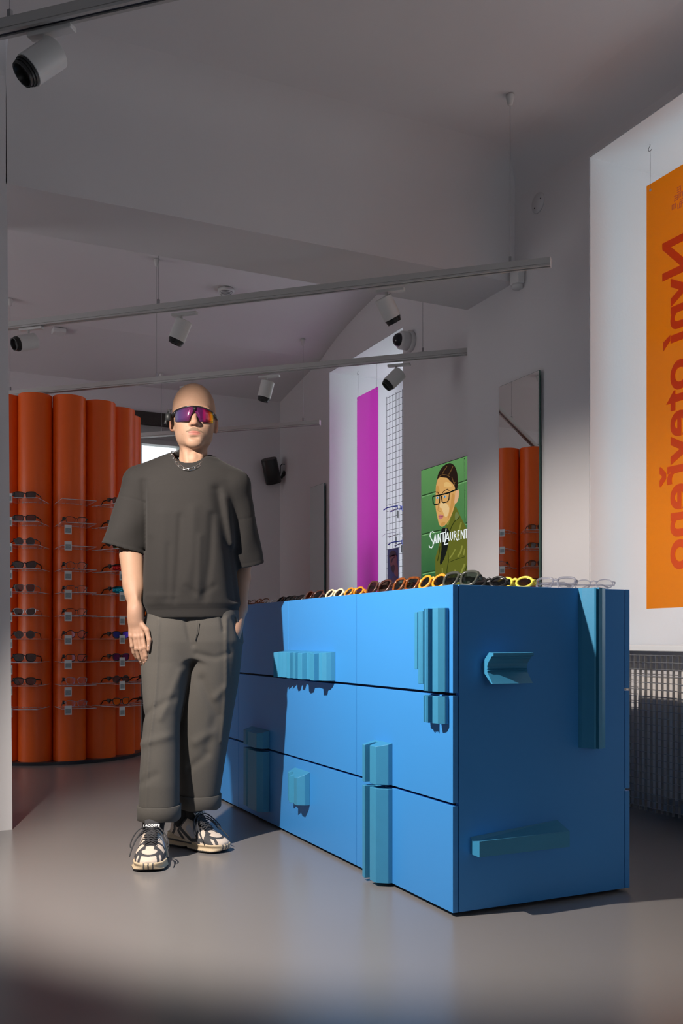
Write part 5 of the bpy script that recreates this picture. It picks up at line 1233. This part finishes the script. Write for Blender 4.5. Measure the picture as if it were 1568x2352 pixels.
for heel, toe, lab in (((3.70, -.735), (3.425, -.703), 'front'), ((3.915, -.70), (3.735, -.462), 'side')):
    h = Vector((heel[1]-MR, heel[0]-MD, 0)); t = Vector((toe[1]-MR, toe[0]-MD, 0)); c = (h+t)/2
    sh = empty('sneaker', c, math.atan2(t.y-h.y, t.x-h.x)+math.pi/2); sh.parent = man; sh.scale = (1.20, 1.0, 1.14) if lab == 'side' else (1.24, 1.0, 1.16)
    net_obj('upper', UV_, UF_, M_UP, sh, upper_col, 1); net_obj('sole', SV_, SF_, M_SOLE, sh, sole_col, 1)
    b = MB(); b.lathe([(.031, .070), (.033, .10), (.034, .16), (.036, .22)], 24, Matrix.Translation((0, .082, 0)), cap=False); b.build('sock', M_SOCK, sh, True)
    # padded tongue
    b = MB(); vs = []; 
    for i, (yy, zz) in enumerate(((-.060, .068), (-.032, .090), (-.010, .112), (.004, .129), (.009, .139))):
        for xx in (-.017, -.010, 0, .010, .017): vs.append((xx*(1+.25*(i > 2)), yy, zz+.004*(1-(xx/.017)**2)))
    tg_ = mk('tongue', vs, [(i*5+j, i*5+j+1, (i+1)*5+j+1, (i+1)*5+j) for i in range(4) for j in range(4)], M_LACE, sh, True); so_ = tg_.modifiers.new('thick', 'SOLIDIFY'); so_.thickness = .004
    text('lettering', 'LACOSTE', .0115, (0, -.0085, .1205), (math.radians(52), 0, 0), mat('white_print', (.8, .8, .8), .6), sh, offset=.0004, align='CENTER')
    b = MB()
    for i in range(6):
        yy = -.056+i*.0085; zz = np.interp(yy, [-.056, -.012], [.078, .108])
        b.tube([(-.021, yy-.002, zz-.006), (0, yy+.002, zz+.004), (.021, yy+.006, zz+.001)], .0021, 6); b.tube([(.021, yy-.002, zz-.006), (0, yy+.002, zz+.0055), (-.021, yy+.006, zz+.001)], .0021, 6)
    def sm(p):
        q = [Vector(v) for v in p]
        for _ in range(2):
            r = [q[0]]
            for i in range(len(q)-1): r += [q[i]*.75+q[i+1]*.25, q[i]*.25+q[i+1]*.75]
            q = r+[q[-1]]
        return q
    k0 = (0, -.012, .114)
    b.tube(sm([k0, (-.020, -.015, .124), (-.046, -.030, .108), (-.062, -.050, .070), (-.054, -.052, .056), (-.044, -.030, .092), k0]), .0022, 6)
    b.tube(sm([k0, (.020, -.015, .124), (.044, -.035, .100), (.056, -.062, .072), (.052, -.058, .058), (.040, -.030, .094), k0]), .0022, 6)
    b.tube(sm([k0, (-.026, -.022, .114), (-.050, -.060, .074), (-.058, -.095, .042)]), .0020, 6); b.tube(sm([k0, (.026, -.024, .112), (.050, -.070, .066), (.057, -.105, .038)]), .0020, 6)
    b.build('laces', M_LACE, sh, True)
# ---- the shield sunglasses he wears
def lens_grad():  # reflected colours painted across the lens as a ramp
    m = bpy.data.materials.new('lens_painted_reflection'); m.use_nodes = True; nt = m.node_tree; bs = nt.nodes['Principled BSDF']
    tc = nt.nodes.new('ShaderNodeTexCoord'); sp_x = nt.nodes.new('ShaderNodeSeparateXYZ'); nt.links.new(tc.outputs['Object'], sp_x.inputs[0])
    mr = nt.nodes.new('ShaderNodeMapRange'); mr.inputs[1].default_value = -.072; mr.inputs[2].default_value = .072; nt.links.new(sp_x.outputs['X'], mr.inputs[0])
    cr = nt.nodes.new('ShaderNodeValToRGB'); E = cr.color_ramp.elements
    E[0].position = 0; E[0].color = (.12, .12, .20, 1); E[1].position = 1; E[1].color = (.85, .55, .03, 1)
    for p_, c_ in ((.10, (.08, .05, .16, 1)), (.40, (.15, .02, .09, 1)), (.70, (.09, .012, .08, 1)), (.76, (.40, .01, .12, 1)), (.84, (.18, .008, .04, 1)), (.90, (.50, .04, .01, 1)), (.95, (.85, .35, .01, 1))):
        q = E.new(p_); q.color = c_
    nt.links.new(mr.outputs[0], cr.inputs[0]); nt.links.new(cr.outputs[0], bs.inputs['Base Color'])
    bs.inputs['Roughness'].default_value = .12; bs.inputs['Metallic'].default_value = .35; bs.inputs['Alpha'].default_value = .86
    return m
gz = hp(0, 0, 1.7125)[2]
gp = hp(0, 0, 1.7125)
wg = empty('sunglasses', MO+RT*gp[0]+FW*gp[1]+Vector((0, 0, gz)), -TH+HA); wg.scale = (KM, KM, KM); tag(wg, 'purple and orange shield sunglasses worn by the bald man', 'sunglasses')
nx_ = 28; vs = []; fs = []; W2 = .073
for i in range(nx_+1):
    x = -W2+2*W2*i/nx_; t = abs(x)/W2
    top = .029-.012*t**2.5; bot = -.030+.004*t+(.042*max(0, 1-abs(x)/.021)**.8 if abs(x) < .021 else 0)+.010*max(0, t-.9)*10*.3
    for j in range(4):
        z = bot+(top-bot)*j/3; vs.append((x, -.1185+8.2*x*x+.0035*((j-1.5)/1.5)**2, z))
for i in range(nx_):
    for j in range(3): fs.append((i*4+j, (i+1)*4+j, (i+1)*4+j+1, i*4+j+1))
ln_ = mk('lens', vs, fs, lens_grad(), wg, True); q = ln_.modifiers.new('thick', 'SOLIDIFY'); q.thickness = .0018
b = MB(); b.tube([vs[i*4+3] for i in range(nx_+1)], [.0022+.0012*abs(i-nx_/2)/(nx_/2) for i in range(nx_+1)], 8); b.tube([(-.003, -.121, .028), (-.002, -.121, .012)], .0035, 6); b.tube([(.003, -.121, .028), (.002, -.121, .012)], .0035, 6); b.build('brow_bar', FRAME['black'], wg, True)
b = MB()
for sg in (-1, 1): b.tube([(sg*.004, -.114, .012), (sg*.010, -.108, .0), (sg*.015, -.104, -.014)], .0028, 6)
b.build('nose_pads', FRAME['black'], wg, True)
for sg in (-1, 1):
    b = MB(); b.tube([(sg*.0725, -.076, .012), (sg*.080, -.062, .008), (sg*.0885, -.035, .006), (sg*.091, .02, .010), (sg*.090, .055, -.006)], [.0032, .0040, .0036, .0032, .0028], 8, flat=1.6); b.build('temple', FRAME['black'], wg, True)
b = MB(); b.lathe([(.004, -.016), (.011, -.013), (.0125, .0), (.011, .012), (.004, .015)], 14, Matrix.Translation((-.099, -.046, .0))); b.tube([(-.094, -.058, .012), (-.088, -.060, .026), (-.098, -.058, .027), (-.101, -.054, .013)], .0022, 6, closed=True); b.tube([(-.103, -.045, -.006), (-.108, -.05, -.018), (-.110, -.052, -.030)], .0055, 8)
b.build('security_tag', mat('smoked_plastic', (.02, .022, .024), .5), wg, True)
# ---- silver chain
nk_ = ring3(L3(447, 1078, -.068), L3(396, 1040, .02), L3(476, 1058, .02), L3(436, 1030, .075), 240)
ch = empty('chain_necklace', MO, -TH); tag(ch, 'silver paperclip chain necklace around the man\'s neck', 'necklace')
acc = [0.0]
for i in range(1, 241): acc.append(acc[-1]+(nk_[i % 240]-nk_[i-1]).length)
nl = 22; step = acc[-1]/nl
for k in range(nl):
    s_ = k*step; i = int(np.searchsorted(acc, s_)) % 240; p = nk_[i]; tn = (nk_[(i+2) % 240]-nk_[i-2]).normalized()
    outw = Vector((p.x-lx(437), p.y-.02, 0)).normalized(); sd = tn.cross(outw).normalized()
    if k % 2: ax2, nn_ = sd, outw
    else: ax2, nn_ = (outw*.55+sd*.85).normalized(), sd
    hl, hw_ = step*.60, .0048; pts = []
    for a in np.linspace(0, 2*math.pi, 20, endpoint=False):
        ca, sa = math.cos(a), math.sin(a); pts.append(p+outw*.004+tn*(math.copysign(abs(ca)**.4, ca)*hl)+ax2*(math.copysign(abs(sa)**.5, sa)*hw_))
    b = MB(); b.tube(pts, .0016, 6, closed=True); b.build('link', M_SILVER, ch, True)
